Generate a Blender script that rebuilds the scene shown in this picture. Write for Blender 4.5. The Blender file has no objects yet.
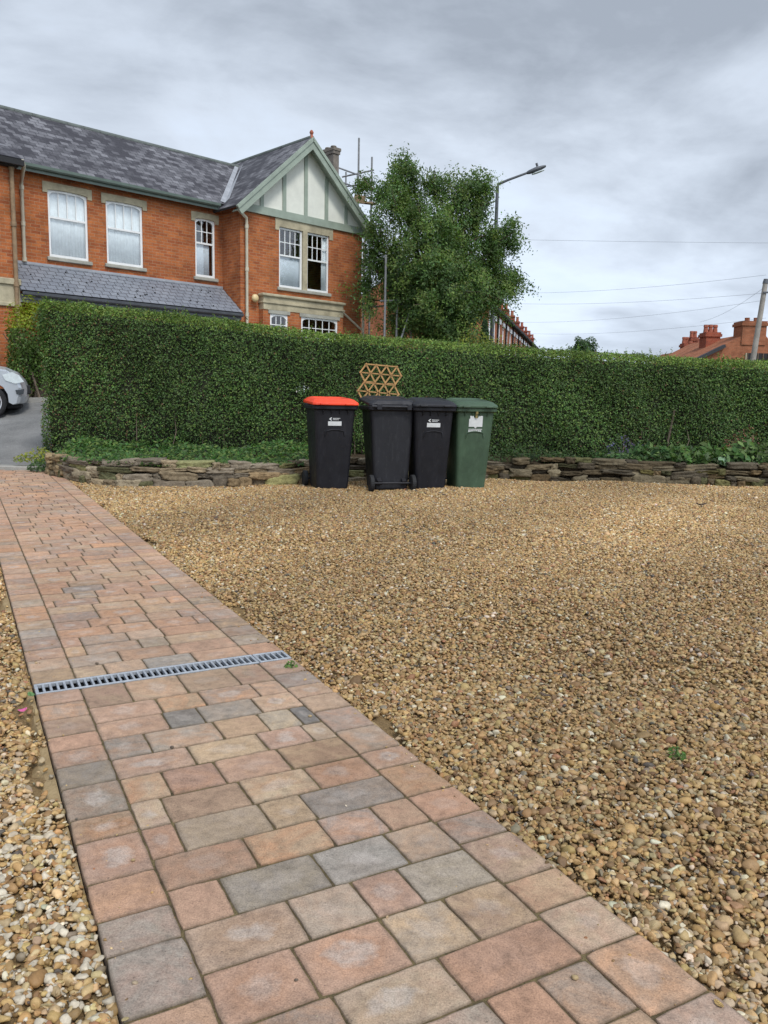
import bpy, bmesh, math, random
import numpy as np
from mathutils import Vector, Matrix, noise as mnoise
random.seed(7)
RNG = np.random.default_rng(11)
C = bpy.context.scene.collection
R = math.radians

# ---------------------------------------------------------------- camera
F, CAM_H, HOR, ROLL = 800.0, 1.2, 398.0, 0.02
PITCH = math.atan((512 - HOR) / F)
cam = bpy.data.cameras.new('camera')
cam_o = bpy.data.objects.new('camera', cam)
C.objects.link(cam_o)
cam.sensor_fit = 'VERTICAL'
cam.sensor_height = 24.0
cam.lens = 24.0 * F / 1024
cam.clip_start, cam.clip_end = 0.05, 3000
cam_o.location = (0, 0, CAM_H)
cam_o.rotation_mode = 'XYZ'
cam_o.matrix_world = Matrix.Translation((0, 0, CAM_H)) @ Matrix.Rotation(math.pi / 2 - PITCH, 4, 'X') @ Matrix.Rotation(ROLL, 4, 'Z')
bpy.context.scene.camera = cam_o


def at(px, py, Y):
    """World point at distance Y in front of the camera that a photo pixel looks at (used to survey positions)."""
    a, b = (px - 384) / F, -(py - 512) / F
    c, s = math.cos(ROLL), math.sin(ROLL)
    a2, b2 = a * c - b * s, a * s + b * c
    d = (a2, math.cos(PITCH) + b2 * math.sin(PITCH), b2 * math.cos(PITCH) - math.sin(PITCH))
    t = Y / d[1]
    return Vector((t * d[0], Y, CAM_H + t * d[2]))


def proj_np(x, y, z):
    z = z - CAM_H
    cy = y * math.cos(PITCH) - z * math.sin(PITCH)
    b2 = (y * math.sin(PITCH) + z * math.cos(PITCH)) / cy
    a2 = x / cy
    c, s = math.cos(ROLL), math.sin(ROLL)
    return 384 + F * (a2 * c + b2 * s), 512 - F * (-a2 * s + b2 * c)


# ---------------------------------------------------------------- materials
def new_mat(name):
    m = bpy.data.materials.new(name)
    m.use_nodes = True
    nt = m.node_tree
    for n in list(nt.nodes):
        nt.nodes.remove(n)
    out = nt.nodes.new('ShaderNodeOutputMaterial')
    p = nt.nodes.new('ShaderNodeBsdfPrincipled')
    nt.links.new(p.outputs[0], out.inputs[0])
    return m, nt, p, out


def N(nt, t, **kw):
    n = nt.nodes.new('ShaderNode' + t)
    for k, v in kw.items():
        setattr(n, k, v)
    return n


def mixc(nt, fac, a, b, blend='MIX'):
    n = nt.nodes.new('ShaderNodeMix')
    n.data_type = 'RGBA'
    n.blend_type = blend
    for sock, v in ((n.inputs[0], fac), (n.inputs[6], a), (n.inputs[7], b)):
        if hasattr(v, 'links'):
            nt.links.new(v, sock)
        elif isinstance(v, (int, float)):
            sock.default_value = v
        else:
            sock.default_value = (*v, 1) if len(v) == 3 else v
    return n.outputs[2]


def ramp(nt, fac, stops):
    r = nt.nodes.new('ShaderNodeValToRGB')
    el = r.color_ramp.elements
    while len(el) < len(stops):
        el.new(0.5)
    for e, (p, c) in zip(el, stops):
        e.position = p
        e.color = (c, c, c, 1) if isinstance(c, (int, float)) else (*c, 1)
    nt.links.new(fac, r.inputs[0])
    return r.outputs[0]


def noise(nt, scale, detail=4, rough=.6, vec=None, dist=0):
    n = N(nt, 'TexNoise')
    n.inputs['Scale'].default_value = scale
    n.inputs['Detail'].default_value = detail
    n.inputs['Roughness'].default_value = rough
    n.inputs['Distortion'].default_value = dist
    if vec is not None:
        nt.links.new(vec, n.inputs['Vector'])
    return n.outputs['Fac']


def objco(nt):
    return N(nt, 'TexCoord').outputs['Object']


def bump(nt, p, h, strength=.3, dist=.01):
    b = N(nt, 'Bump')
    b.inputs['Strength'].default_value = strength
    b.inputs['Distance'].default_value = dist
    nt.links.new(h, b.inputs['Height'])
    nt.links.new(b.outputs[0], p.inputs['Normal'])


def mat_plain(name, col, rough=.6, var=.25, scale=8, bmp=.15, metal=0, spec=.5, bdist=.01):
    """Colour with blotchy wear, fine bump."""
    m, nt, p, _ = new_mat(name)
    co = objco(nt)
    f = noise(nt, scale, 5, .65, co)
    f = ramp(nt, f, [(.3, 0.), (.7, 1.)])
    lo = tuple(c * (1 - var) for c in col)
    hi = tuple(min(1, c * (1 + var)) for c in col)
    nt.links.new(mixc(nt, f, lo, hi), p.inputs['Base Color'])
    p.inputs['Roughness'].default_value = rough
    p.inputs['Metallic'].default_value = metal
    p.inputs['Specular IOR Level'].default_value = spec
    if bmp:
        bump(nt, p, noise(nt, scale * 9, 4, .6, co), bmp, bdist)
    return m


def mat_brick(name, c1, c2, mortar, row=.075, width=.225, mort=.006, soot=.35):
    m, nt, p, _ = new_mat(name)
    co = objco(nt)
    sep = N(nt, 'SeparateXYZ'); nt.links.new(co, sep.inputs[0])
    add = N(nt, 'Math', operation='ADD'); nt.links.new(sep.outputs[0], add.inputs[0]); nt.links.new(sep.outputs[1], add.inputs[1])
    cmb = N(nt, 'CombineXYZ'); nt.links.new(add.outputs[0], cmb.inputs[0]); nt.links.new(sep.outputs[2], cmb.inputs[1])
    b = N(nt, 'TexBrick')
    nt.links.new(cmb.outputs[0], b.inputs['Vector'])
    b.inputs['Scale'].default_value = 1
    b.inputs['Brick Width'].default_value = width
    b.inputs['Row Height'].default_value = row
    b.inputs['Mortar Size'].default_value = mort
    b.inputs['Mortar Smooth'].default_value = .2
    b.inputs['Bias'].default_value = 0
    b.inputs['Color1'].default_value = (*c1, 1)
    b.inputs['Color2'].default_value = (*c2, 1)
    b.inputs['Mortar'].default_value = (*mortar, 1)
    f1 = ramp(nt, noise(nt, 1.3, 5, .7, co), [(.3, 1 - soot), (.62, 1.12)])
    f2 = ramp(nt, noise(nt, 30, 3, .7, co), [(.3, .8), (.7, 1.15)])
    c = mixc(nt, 1, b.outputs['Color'], f1, 'MULTIPLY')
    c = mixc(nt, 1, c, f2, 'MULTIPLY')
    nt.links.new(c, p.inputs['Base Color'])
    p.inputs['Roughness'].default_value = .9
    p.inputs['Specular IOR Level'].default_value = .2
    inv = N(nt, 'Math', operation='SUBTRACT'); inv.inputs[0].default_value = 1; nt.links.new(b.outputs['Fac'], inv.inputs[1])
    bump(nt, p, inv.outputs[0], .5, .008)
    return m


def mat_slate(name, dark=(.030, .026, .033), light=(.225, .22, .235), lo=.45, hi=.72):
    """Welsh slates with lichen bloom in ragged per-slate patches; UV in metres (u along the eave, v up the slope)."""
    m, nt, p, _ = new_mat(name)
    uv = N(nt, 'UVMap').outputs[0]
    b = N(nt, 'TexBrick')
    nt.links.new(uv, b.inputs['Vector'])
    for k, v in (('Scale', 1), ('Brick Width', .22), ('Row Height', .17), ('Mortar Size', .008), ('Mortar Smooth', .1), ('Bias', 0)):
        b.inputs[k].default_value = v
    b.inputs['Color1'].default_value = (0, 0, 0, 1)
    b.inputs['Color2'].default_value = (1, 1, 1, 1)
    b.inputs['Mortar'].default_value = (.3, .3, .3, 1)
    big = noise(nt, .55, 4, .6, uv)
    mpg = N(nt, 'Mapping'); nt.links.new(uv, mpg.inputs[0]); mpg.inputs['Scale'].default_value = (1, 2.2, 1)
    mid = noise(nt, 2.3, 5, .7, mpg.outputs[0])
    bw = N(nt, 'RGBToBW'); nt.links.new(b.outputs['Color'], bw.inputs[0])
    s = N(nt, 'Math', operation='MULTIPLY_ADD'); nt.links.new(bw.outputs[0], s.inputs[0]); s.inputs[1].default_value = .40
    nt.links.new(big, s.inputs[2])
    s2 = N(nt, 'Math', operation='MULTIPLY_ADD'); nt.links.new(mid, s2.inputs[0]); s2.inputs[1].default_value = .7; nt.links.new(s.outputs[0], s2.inputs[2])
    s3 = N(nt, 'Math', operation='MULTIPLY'); nt.links.new(s2.outputs[0], s3.inputs[0]); s3.inputs[1].default_value = .5
    f = ramp(nt, s3.outputs[0], [(lo, 0.), (hi, 1.)])
    c = mixc(nt, f, dark, light)
    fine = ramp(nt, noise(nt, 25, 3, .7, uv), [(.3, .7), (.7, 1.2)])
    c = mixc(nt, 1, c, fine, 'MULTIPLY')
    edge = mixc(nt, b.outputs['Fac'], c, (.02, .02, .024))
    nt.links.new(edge, p.inputs['Base Color'])
    p.inputs['Roughness'].default_value = .55
    g = N(nt, 'Math', operation='SUBTRACT'); nt.links.new(bw.outputs[0], g.inputs[0]); nt.links.new(b.outputs['Fac'], g.inputs[1])
    bump(nt, p, g.outputs[0], .6, .012)
    return m


def mat_leaf(name, rough=.42, trans=.35, spec=.5):
    """Leaf colour comes from each leaf's own attribute."""
    m, nt, p, out = new_mat(name)
    a = N(nt, 'Attribute', attribute_name='Col')
    nt.links.new(a.outputs['Color'], p.inputs['Base Color'])
    p.inputs['Roughness'].default_value = rough
    p.inputs['Specular IOR Level'].default_value = spec
    t = N(nt, 'BsdfTranslucent')
    g = mixc(nt, 1, a.outputs['Color'], (1.3, 1.5, .7), 'MULTIPLY')
    nt.links.new(g, t.inputs[0])
    mx = N(nt, 'MixShader'); mx.inputs[0].default_value = trans
    nt.links.new(p.outputs[0], mx.inputs[1]); nt.links.new(t.outputs[0], mx.inputs[2])
    nt.links.new(mx.outputs[0], out.inputs[0])
    return m


def mat_attr(name, rough=.75, fine=60, lo=.75, hi=1.2, bmp=.3, bd=.003, spec=.4):
    m, nt, p, _ = new_mat(name)
    a = N(nt, 'Attribute', attribute_name='Col')
    co = objco(nt)
    f = ramp(nt, noise(nt, fine, 5, .7, co), [(.3, lo), (.7, hi)])
    nt.links.new(mixc(nt, 1, a.outputs['Color'], f, 'MULTIPLY'), p.inputs['Base Color'])
    p.inputs['Roughness'].default_value = rough
    p.inputs['Specular IOR Level'].default_value = spec
    if bmp:
        bump(nt, p, noise(nt, fine * 2, 4, .6, co), bmp, bd)
    return m


def mat_glass(name):
    m, nt, p, out = new_mat(name)
    lw = N(nt, 'LayerWeight'); lw.inputs[0].default_value = .5
    fr = N(nt, 'Math', operation='POWER'); nt.links.new(lw.outputs['Facing'], fr.inputs[0]); fr.inputs[1].default_value = 4
    k = N(nt, 'Math', operation='MULTIPLY_ADD'); nt.links.new(fr.outputs[0], k.inputs[0]); k.inputs[1].default_value = .8; k.inputs[2].default_value = .13
    tr = N(nt, 'BsdfTransparent'); tr.inputs[0].default_value = (.88, .92, .92, 1)
    gl = N(nt, 'BsdfGlossy'); gl.inputs['Roughness'].default_value = .02
    mx = N(nt, 'MixShader'); nt.links.new(k.outputs[0], mx.inputs[0]); nt.links.new(tr.outputs[0], mx.inputs[1]); nt.links.new(gl.outputs[0], mx.inputs[2])
    nt.links.new(mx.outputs[0], out.inputs[0])
    return m


def mat_bin(name, col, scuff, rough):
    """Moulded plastic with upright scrapes, dull blotches and splashes of dirt."""
    m, nt, p, _ = new_mat(name)
    co = objco(nt)
    mp = N(nt, 'Mapping'); nt.links.new(co, mp.inputs[0]); mp.inputs['Scale'].default_value = (9, 9, 1.6)
    st = ramp(nt, noise(nt, 3, 6, .75, mp.outputs[0]), [(.52, 0.), (.74, .75)])
    c = mixc(nt, st, col, scuff)
    bl = ramp(nt, noise(nt, 4, 5, .65, co), [(.3, .7), (.7, 1.25)])
    c = mixc(nt, 1, c, bl, 'MULTIPLY')
    sp = ramp(nt, noise(nt, 60, 3, .6, co), [(.66, 0.), (.72, .5)])
    c = mixc(nt, sp, c, (.085, .07, .05))
    nt.links.new(c, p.inputs['Base Color'])
    p.inputs['Specular IOR Level'].default_value = .38
    rr = ramp(nt, noise(nt, 7, 4, .6, co), [(.3, rough - .1), (.7, rough + .15)])
    nt.links.new(rr, p.inputs['Roughness'])
    bump(nt, p, noise(nt, 220, 3, .6, co), .12, .002)
    return m


def mat_paver():
    m, nt, p, _ = new_mat('tumbled_block')
    A = N(nt, 'Attribute', attribute_name='Col').outputs['Color']
    B = N(nt, 'Attribute', attribute_name='Col2').outputs['Color']
    uv = N(nt, 'UVMap').outputs[0]
    vs = N(nt, 'VectorMath', operation='MULTIPLY_ADD'); nt.links.new(B, vs.inputs[0]); vs.inputs[1].default_value = (31, 17, 23); nt.links.new(objco(nt), vs.inputs[2])
    co = vs.outputs[0]
    n1 = ramp(nt, noise(nt, 8, 6, .7, co, .8), [(.36, 0.), (.62, 1.)])
    c = mixc(nt, n1, A, B)
    # pale worn bloom: a ragged ring or patch inside the block's face
    sub = N(nt, 'VectorMath', operation='SUBTRACT'); nt.links.new(uv, sub.inputs[0]); sub.inputs[1].default_value = (.5, .5, 0)
    ln = N(nt, 'VectorMath', operation='LENGTH'); nt.links.new(sub.outputs[0], ln.inputs[0])
    w = N(nt, 'Math', operation='MULTIPLY_ADD'); nt.links.new(noise(nt, 14, 4, .6, co), w.inputs[0]); w.inputs[1].default_value = .8; nt.links.new(ln.outputs['Value'], w.inputs[2])
    rg = ramp(nt, w.outputs[0], [(.30, .34), (.50, .58), (.68, .0), (.95, .15)])
    blo = N(nt, 'Attribute', attribute_name='Bloom').outputs['Fac']
    k = N(nt, 'Math', operation='MULTIPLY'); nt.links.new(rg, k.inputs[0]); nt.links.new(blo, k.inputs[1])
    c = mixc(nt, k.outputs[0], c, (.46, .40, .35))
    sp = ramp(nt, noise(nt, 260, 3, .7, co), [(.28, .62), (.5, 1.), (.72, 1.25)])
    c = mixc(nt, 1, c, sp, 'MULTIPLY')
    sp2 = ramp(nt, noise(nt, 26, 7, .8, co), [(.28, .60), (.5, 1.), (.72, 1.26)])
    c = mixc(nt, 1, c, sp2, 'MULTIPLY')
    stn = ramp(nt, noise(nt, 2.2, 6, .7, objco(nt)), [(.3, .80), (.6, 1.06)])
    c = mixc(nt, 1, c, stn, 'MULTIPLY')
    sx = N(nt, 'SeparateXYZ'); ab = N(nt, 'VectorMath', operation='ABSOLUTE'); nt.links.new(sub.outputs[0], ab.inputs[0]); nt.links.new(ab.outputs[0], sx.inputs[0])
    mxe = N(nt, 'Math', operation='MAXIMUM'); nt.links.new(sx.outputs[0], mxe.inputs[0]); nt.links.new(sx.outputs[1], mxe.inputs[1])
    ed = N(nt, 'Math', operation='MULTIPLY_ADD'); nt.links.new(noise(nt, 40, 4, .7, co), ed.inputs[0]); ed.inputs[1].default_value = .10; nt.links.new(mxe.outputs[0], ed.inputs[2])
    c = mixc(nt, ramp(nt, ed.outputs[0], [(.495, 0.), (.555, .55)]), c, (.10, .08, .055))
    pit = ramp(nt, noise(nt, 120, 2, .5, co), [(.70, 0.), (.76, .7)])
    c = mixc(nt, pit, c, (.07, .055, .045))
    nt.links.new(c, p.inputs['Base Color'])
    p.inputs['Roughness'].default_value = .8
    p.inputs['Specular IOR Level'].default_value = .3
    h = N(nt, 'Math', operation='ADD')
    nt.links.new(noise(nt, 200, 4, .7, co), h.inputs[0]); nt.links.new(noise(nt, 30, 3, .6, co), h.inputs[1])
    bump(nt, p, h.outputs[0], .55, .004)
    return m


def mat_ground(name, c1, c2, c3, s1=20, s2=160, bmp=.8, bd=.02, rough=.95):
    m, nt, p, _ = new_mat(name)
    co = objco(nt)
    c = mixc(nt, ramp(nt, noise(nt, s1, 6, .7, co), [(.35, 0.), (.65, 1.)]), c1, c2)
    c = mixc(nt, ramp(nt, noise(nt, s2, 4, .7, co), [(.5, 0.), (.7, 1.)]), c, c3)
    nt.links.new(c, p.inputs['Base Color'])
    p.inputs['Roughness'].default_value = rough
    p.inputs['Specular IOR Level'].default_value = .2
    bump(nt, p, noise(nt, s2, 5, .7, co), bmp, bd)
    return m


M = {}
M['brick'] = mat_brick('orange_brick', (.46, .15, .05), (.31, .088, .034), (.36, .21, .12), soot=.4)
M['brick_red'] = mat_brick('red_brick', (.33, .085, .045), (.25, .065, .04), (.24, .14, .1), soot=.35)
M['brick_old'] = mat_brick('old_brick', (.36, .12, .05), (.27, .09, .045), (.25, .15, .1), soot=.45)
M['brick_mid'] = mat_brick('weathered_orange_brick', (.36, .13, .065), (.28, .10, .05), (.27, .16, .1), soot=.35)
M['slate'] = mat_slate('slate')
M['lead'] = mat_plain('lead', (.30, .31, .33), .5, .2, 5, .1)
M['ridge'] = mat_plain('ridge_tile', (.10, .115, .105), .7, .3, 4, .2)
M['chimney_stone'] = mat_plain('sooty_chimney_stone', (.17, .145, .12), .9, .35, 5, .4)
M['porch_slate'] = mat_slate('porch_slate', (.155, .168, .195), (.215, .23, .258), .36, .66)
M['stone'] = mat_plain('dressed_stone', (.38, .33, .22), .85, .3, 3, .4)
M['sill'] = mat_plain('sill_stone', (.32, .31, .26), .85, .25, 4, .3)
M['white'] = mat_plain('white_paint', (.74, .74, .72), .45, .06, 4, .05)
M['net'] = mat_plain('net_curtain', (.86, .87, .88), .9, .10, 6, .3)
M['blind'] = mat_plain('roller_blind', (.66, .69, .74), .8, .05, 2, 0)
M['green_paint'] = mat_plain('sage_paint', (.265, .31, .25), .55, .15, 3, .1)
M['cream'] = mat_plain('cream_render', (.66, .66, .58), .85, .08, 3, .2)
M['pipe'] = mat_plain('cream_pipe', (.48, .43, .32), .5, .15, 3, .05)
M['gutter'] = mat_plain('green_gutter', (.12, .16, .135), .5, .2, 3, .1)
M['terracotta'] = mat_plain('terracotta', (.30, .09, .05), .8, .2, 6, .2)
M['glass'] = mat_glass('window_glass')
M['steel'] = mat_plain('galvanised_tube', (.22, .22, .22), .6, .25, 10, .1, metal=.3)
M['lamp_grey'] = mat_plain('lamp_grey', (.075, .08, .09), .5, .2, 5, .1)
M['board'] = mat_plain('scaffold_board', (.24, .16, .09), .8, .3, 6, .3)
M['bark'] = mat_plain('bark', (.14, .105, .075), .9, .4, 6, .8, bdist=.03)
M['leaf'] = mat_leaf('leaf', .5, .38, .3)
M['leaf_hedge'] = mat_leaf('hedge_leaf', .5, .25, .28)
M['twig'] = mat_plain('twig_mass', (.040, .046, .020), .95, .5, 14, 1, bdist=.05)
M['stone_wall'] = mat_attr('rubble_stone', .9, 18, .55, 1.35, .9, .02, .2)
M['gravel'] = mat_attr('gravel_stone', .62, 130, .8, 1.15, .25, .002, .4)
M['sand_base'] = mat_ground('gravel_fines', (.25, .165, .075), (.32, .215, .105), (.16, .105, .05), 30, 130)
M['joint'] = mat_ground('joint_sand', (.075, .055, .033), (.19, .145, .07), (.04, .045, .02), 25, 190, .6, .006)
M['mortar'] = mat_ground('sandy_mortar', (.31, .22, .115), (.37, .275, .15), (.23, .165, .085), 12, 120, .5, .006)
M['asphalt'] = mat_ground('asphalt', (.135, .135, .132), (.225, .222, .215), (.30, .295, .28), 1.4, 70, .8, .015)
M['concrete'] = mat_ground('concrete', (.27, .26, .24), (.34, .325, .29), (.2, .19, .17), 5, 90, .4, .006)
M['soil'] = mat_ground('soil', (.05, .035, .02), (.08, .055, .03), (.03, .022, .014), 12, 60, 1, .03)
M['earth'] = mat_ground('earth', (.06, .075, .03), (.09, .10, .045), (.05, .045, .025), .8, 14, .6, .05)
M['paver'] = mat_paver()
M['bin_black'] = mat_bin('charcoal_plastic', (.0068, .0068, .010), (.022, .022, .026), .5)
M['bin_grey'] = mat_bin('weathered_charcoal_plastic', (.011, .011, .014), (.034, .034, .038), .52)
M['bin_green'] = mat_bin('dark_green_plastic', (.048, .084, .048), (.075, .12, .075), .5)
M['bin_red'] = mat_bin('orange_red_plastic', (.80, .062, .018), (.62, .10, .06), .45)
M['rubber'] = mat_plain('black_rubber', (.012, .012, .013), .8, .3, 12, .2)
M['sticker'] = mat_plain('white_sticker', (.62, .63, .62), .5, .1, 14, 0)
M['brass'] = mat_plain('brass', (.25, .19, .07), .5, .3, 30, .1, metal=.4)
M['pine'] = mat_plain('varnished_pine', (.42, .24, .085), .55, .25, 14, .2)
M['grate'] = mat_plain('grey_grate', (.30, .32, .345), .5, .22, 25, .15, bdist=.002)
M['dark'] = mat_plain('dark_channel', (.012, .012, .013), .8, .2, 10, 0)
M['wood'] = mat_plain('weathered_wood', (.11, .075, .05), .85, .35, 7, .5)
M['pole_wood'] = mat_plain('pale_pole_wood', (.30, .27, .235), .85, .25, 4, .4)
M['car'] = mat_plain('silver_paint', (.45, .47, .49), .28, .04, 2, 0, metal=.55)
M['car_glass'] = mat_plain('tinted_glass', (.012, .014, .016), .05, .1, 2, 0)
M['alloy'] = mat_plain('alloy', (.5, .5, .5), .35, .1, 8, 0, metal=.7)
M['lens'] = mat_plain('headlight_lens', (.55, .6, .6), .08, .15, 14, 0)
M['lamp_globe'] = mat_plain('frosted_globe', (.62, .47, .24), .4, .1, 10, 0)
M['cable'] = mat_plain('cable', (.20, .215, .235), .7, .1, 4, 0)
M['petal'] = mat_plain('pink_petal', (.62, .12, .30), .6, .2, 60, .1)
M['litter_leaf'] = mat_plain('fallen_leaf', (.40, .26, .09), .7, .3, 60, .2)
M['green_leaf'] = mat_plain('fresh_leaf', (.10, .2, .06), .6, .3, 60, .2)
M['flower'] = mat_plain('pale_flower', (.62, .62, .64), .7, .1, 30, 0)


# ---------------------------------------------------------------- mesh builder
class MB:
    def __init__(s):
        s.v, s.f, s.uv, s.smooth = [], [], [], []

    def quad(s, pts, uv=None, smooth=False):
        i = len(s.v)
        s.v += [tuple(p) for p in pts]
        s.f.append(tuple(range(i, i + len(pts))))
        s.uv.append(uv)
        s.smooth.append(smooth)
        return s

    def faces(s, verts, faces, smooth=False):
        i = len(s.v)
        s.v += [tuple(p) for p in verts]
        for f in faces:
            s.f.append(tuple(a + i for a in f)); s.uv.append(None); s.smooth.append(smooth)
        return s

    def box(s, lo, hi, m=None, ch=0):
        (x0, y0, z0), (x1, y1, z1) = lo, hi
        if ch:
            c = ch
            V, Fc = [], []
            pts = [(x0, y0), (x1, y0), (x1, y1), (x0, y1)]
            def ring(ins, z):
                a, b, d, e = x0 + ins, y0 + ins, x1 - ins, y1 - ins
                q = c * .8
                return [(a + q, b, z), (d - q, b, z), (d, b + q, z), (d, e - q, z), (d - q, e, z), (a + q, e, z), (a, e - q, z), (a, b + q, z)]
            L = [ring(c, z0), ring(0, z0 + c), ring(0, z1 - c), ring(c, z1)]
            s.loft(L, m=m)
            return s
        P = [Vector(p) for p in ((x0, y0, z0), (x1, y0, z0), (x1, y1, z0), (x0, y1, z0), (x0, y0, z1), (x1, y0, z1), (x1, y1, z1), (x0, y1, z1))]
        if m is not None:
            P = [m @ p for p in P]
        return s.faces(P, [(0, 3, 2, 1), (4, 5, 6, 7), (0, 1, 5, 4), (1, 2, 6, 5), (2, 3, 7, 6), (3, 0, 4, 7)])

    def loft(s, rings, cap0=True, cap1=True, m=None, smooth=False):
        n = len(rings[0])
        V = [Vector(p) for r in rings for p in r]
        if m is not None:
            V = [m @ p for p in V]
        Fc = []
        for k in range(len(rings) - 1):
            for i in range(n):
                j = (i + 1) % n
                Fc.append((k * n + i, k * n + j, (k + 1) * n + j, (k + 1) * n + i))
        s.faces(V, Fc, smooth)
        if cap0: s.faces(V[:n], [tuple(range(n))[::-1]])
        if cap1: s.faces(V[-n:], [tuple(range(n))])
        return s

    def tube(s, pts, r, n=8, smooth=True):
        pts = [Vector(p) for p in pts]
        if not hasattr(r, '__len__'): r = [r] * len(pts)
        rings = []
        for i, p in enumerate(pts):
            t = (pts[min(i + 1, len(pts) - 1)] - pts[max(i - 1, 0)]).normalized()
            a = t.orthogonal().normalized() if i == 0 else (prev - t * prev.dot(t)).normalized()
            prev = a
            b = t.cross(a)
            rings.append([p + (a * math.cos(2 * math.pi * k / n) + b * math.sin(2 * math.pi * k / n)) * r[i] for k in range(n)])
        return s.loft(rings, smooth=smooth)

    def bar(s, a, b, w, h, up=(0, 0, 1)):
        """Rectangular bar from a to b; w across, h along up."""
        a, b = Vector(a), Vector(b)
        t = (b - a).normalized()
        u = Vector(up); u = (u - t * u.dot(t)).normalized()
        v = t.cross(u)
        P = [a + v * sx * w / 2 + u * sy * h / 2 for sx, sy in ((-1, -1), (1, -1), (1, 1), (-1, 1))]
        Q = [p + (b - a) for p in P]
        return s.faces(P + Q, [(0, 1, 2, 3)[::-1], (4, 5, 6, 7), (0, 1, 5, 4), (1, 2, 6, 5), (2, 3, 7, 6), (3, 0, 4, 7)])

    def prism(s, poly, axis_vec, m=None):
        """Extrude a closed 3-D polygon along a vector."""
        a = [Vector(p) for p in poly]; d = Vector(axis_vec)
        return s.loft([a, [p + d for p in a]], m=m)

    def build(s, name, mat, parent=None, dz=0, fix=True, autosmooth=None):
        me = bpy.data.meshes.new(name)
        v = s.v if not dz else [(x, y, z - dz) for x, y, z in s.v]
        me.from_pydata(v, [], s.f)
        if any(u is not None for u in s.uv):
            l = me.uv_layers.new(name='UVMap')
            for poly, u in zip(me.polygons, s.uv):
                if u is not None:
                    for li, c in zip(poly.loop_indices, u): l.data[li].uv = c
        me.polygons.foreach_set('use_smooth', s.smooth)
        if fix and not any(u is not None for u in s.uv):
            bm = bmesh.new(); bm.from_mesh(me)
            bmesh.ops.recalc_face_normals(bm, faces=bm.faces)
            bm.to_mesh(me); bm.free()
        me.materials.append(mat)
        o = bpy.data.objects.new(name, me)
        C.objects.link(o)
        if parent is not None: o.parent = parent
        return o


def np_mesh(name, V, Fc, mat, cols=None, extra=None, smooth=False, parent=None):
    """V (n,3), Fc (m,k) fixed polygon size, cols (n,3) per vertex."""
    me = bpy.data.meshes.new(name)
    n, (mf, k) = len(V), Fc.shape
    me.vertices.add(n); me.vertices.foreach_set('co', V.astype(np.float32).ravel())
    me.loops.add(mf * k); me.loops.foreach_set('vertex_index', Fc.astype(np.int32).ravel())
    me.polygons.add(mf); me.polygons.foreach_set('loop_start', np.arange(0, mf * k, k, dtype=np.int32))
    if smooth: me.polygons.foreach_set('use_smooth', np.ones(mf, dtype=bool))
    me.update(calc_edges=True)
    if cols is not None:
        a = me.attributes.new('Col', 'FLOAT_COLOR', 'POINT')
        a.data.foreach_set('color', np.concatenate([cols, np.ones((n, 1))], 1).astype(np.float32).ravel())
    me.materials.append(mat)
    o = bpy.data.objects.new(name, me)
    C.objects.link(o)
    if parent is not None: o.parent = parent
    return o


def tag(o, label=None, cat=None, group=None, kind=None):
    if label: o['label'] = label
    if cat: o['category'] = cat
    if group: o['group'] = group
    if kind: o['kind'] = kind
    return o


def empty(name, loc, rz=0, label=None, cat=None, group=None):
    o = bpy.data.objects.new(name, None)
    C.objects.link(o)
    o.location = loc; o.rotation_euler = (0, 0, rz)
    o.empty_display_size = .2
    return tag(o, label, cat, group)


def copy_tree(o, parent=None):
    c = o.copy(); C.objects.link(c)
    if parent is not None: c.parent = parent
    for ch in list(o.children): copy_tree(ch, c)
    return c


def nz(x, y, s=1.0, seed=0.0):
    return mnoise.noise(Vector((x * s, y * s, seed)))


def rot_from_normals(nrm, spin):
    """Orthonormal frames (n,3,3): z axis = nrm, x axis spun."""
    n = nrm / np.linalg.norm(nrm, axis=1, keepdims=True)
    ref = np.where(np.abs(n[:, 2:3]) > .9, np.array([[1., 0, 0]]), np.array([[0, 0, 1.]]))
    a = np.cross(ref, n); a /= np.linalg.norm(a, axis=1, keepdims=True)
    b = np.cross(n, a)
    c, s = np.cos(spin)[:, None], np.sin(spin)[:, None]
    return a * c + b * s, b * c - a * s, n


def leaves(name, P, nrm, size, cols, mat, parent=None, ratio=.5, fold=.18):
    """One mesh of many small leaves: each a folded pointed blade of two quads' worth of faces."""
    n = len(P)
    ax, bx, cz = rot_from_normals(nrm, RNG.uniform(0, 2 * np.pi, n))
    T = np.array([(-1, 0, 0), (-.1, -1, .0), (1, 0, 0), (-.1, 1, .0), (-.1, 0, -1)])  # base, side, tip, side, midrib
    L = (size / 2)[:, None]
    V = np.empty((n, 5, 3))
    for i, t in enumerate(T):
        V[:, i] = P + ax * L * t[0] + bx * L * ratio * t[1] + cz * L * fold * t[2]
    base = (np.arange(n) * 5)[:, None]
    Fq = np.concatenate([base + np.array([[0, 1, 4]]), base + np.array([[1, 2, 4]]), base + np.array([[2, 3, 4]]), base + np.array([[3, 0, 4]])], 0)
    return np_mesh(name, V.reshape(-1, 3), Fq, mat, np.repeat(cols, 5, axis=0), parent=parent, smooth=True)


def leaf_cols(n, base, var=.3, hi=None, hif=.1):
    c = np.array(base)[None] * (1 + RNG.normal(0, var, (n, 1)))
    c = c * (1 + RNG.normal(0, .08, (n, 3)))
    if hi is not None:
        k = RNG.random(n) < hif
        c[k] = np.array(hi)[None] * (1 + RNG.normal(0, .2, (k.sum(), 1)))
    return np.clip(c, .004, .9)
# ---------------------------------------------------------------- terrain
def base_h(x):
    return min(.95, max(-.6, .95 - .035 * (x + 6)))


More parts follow.
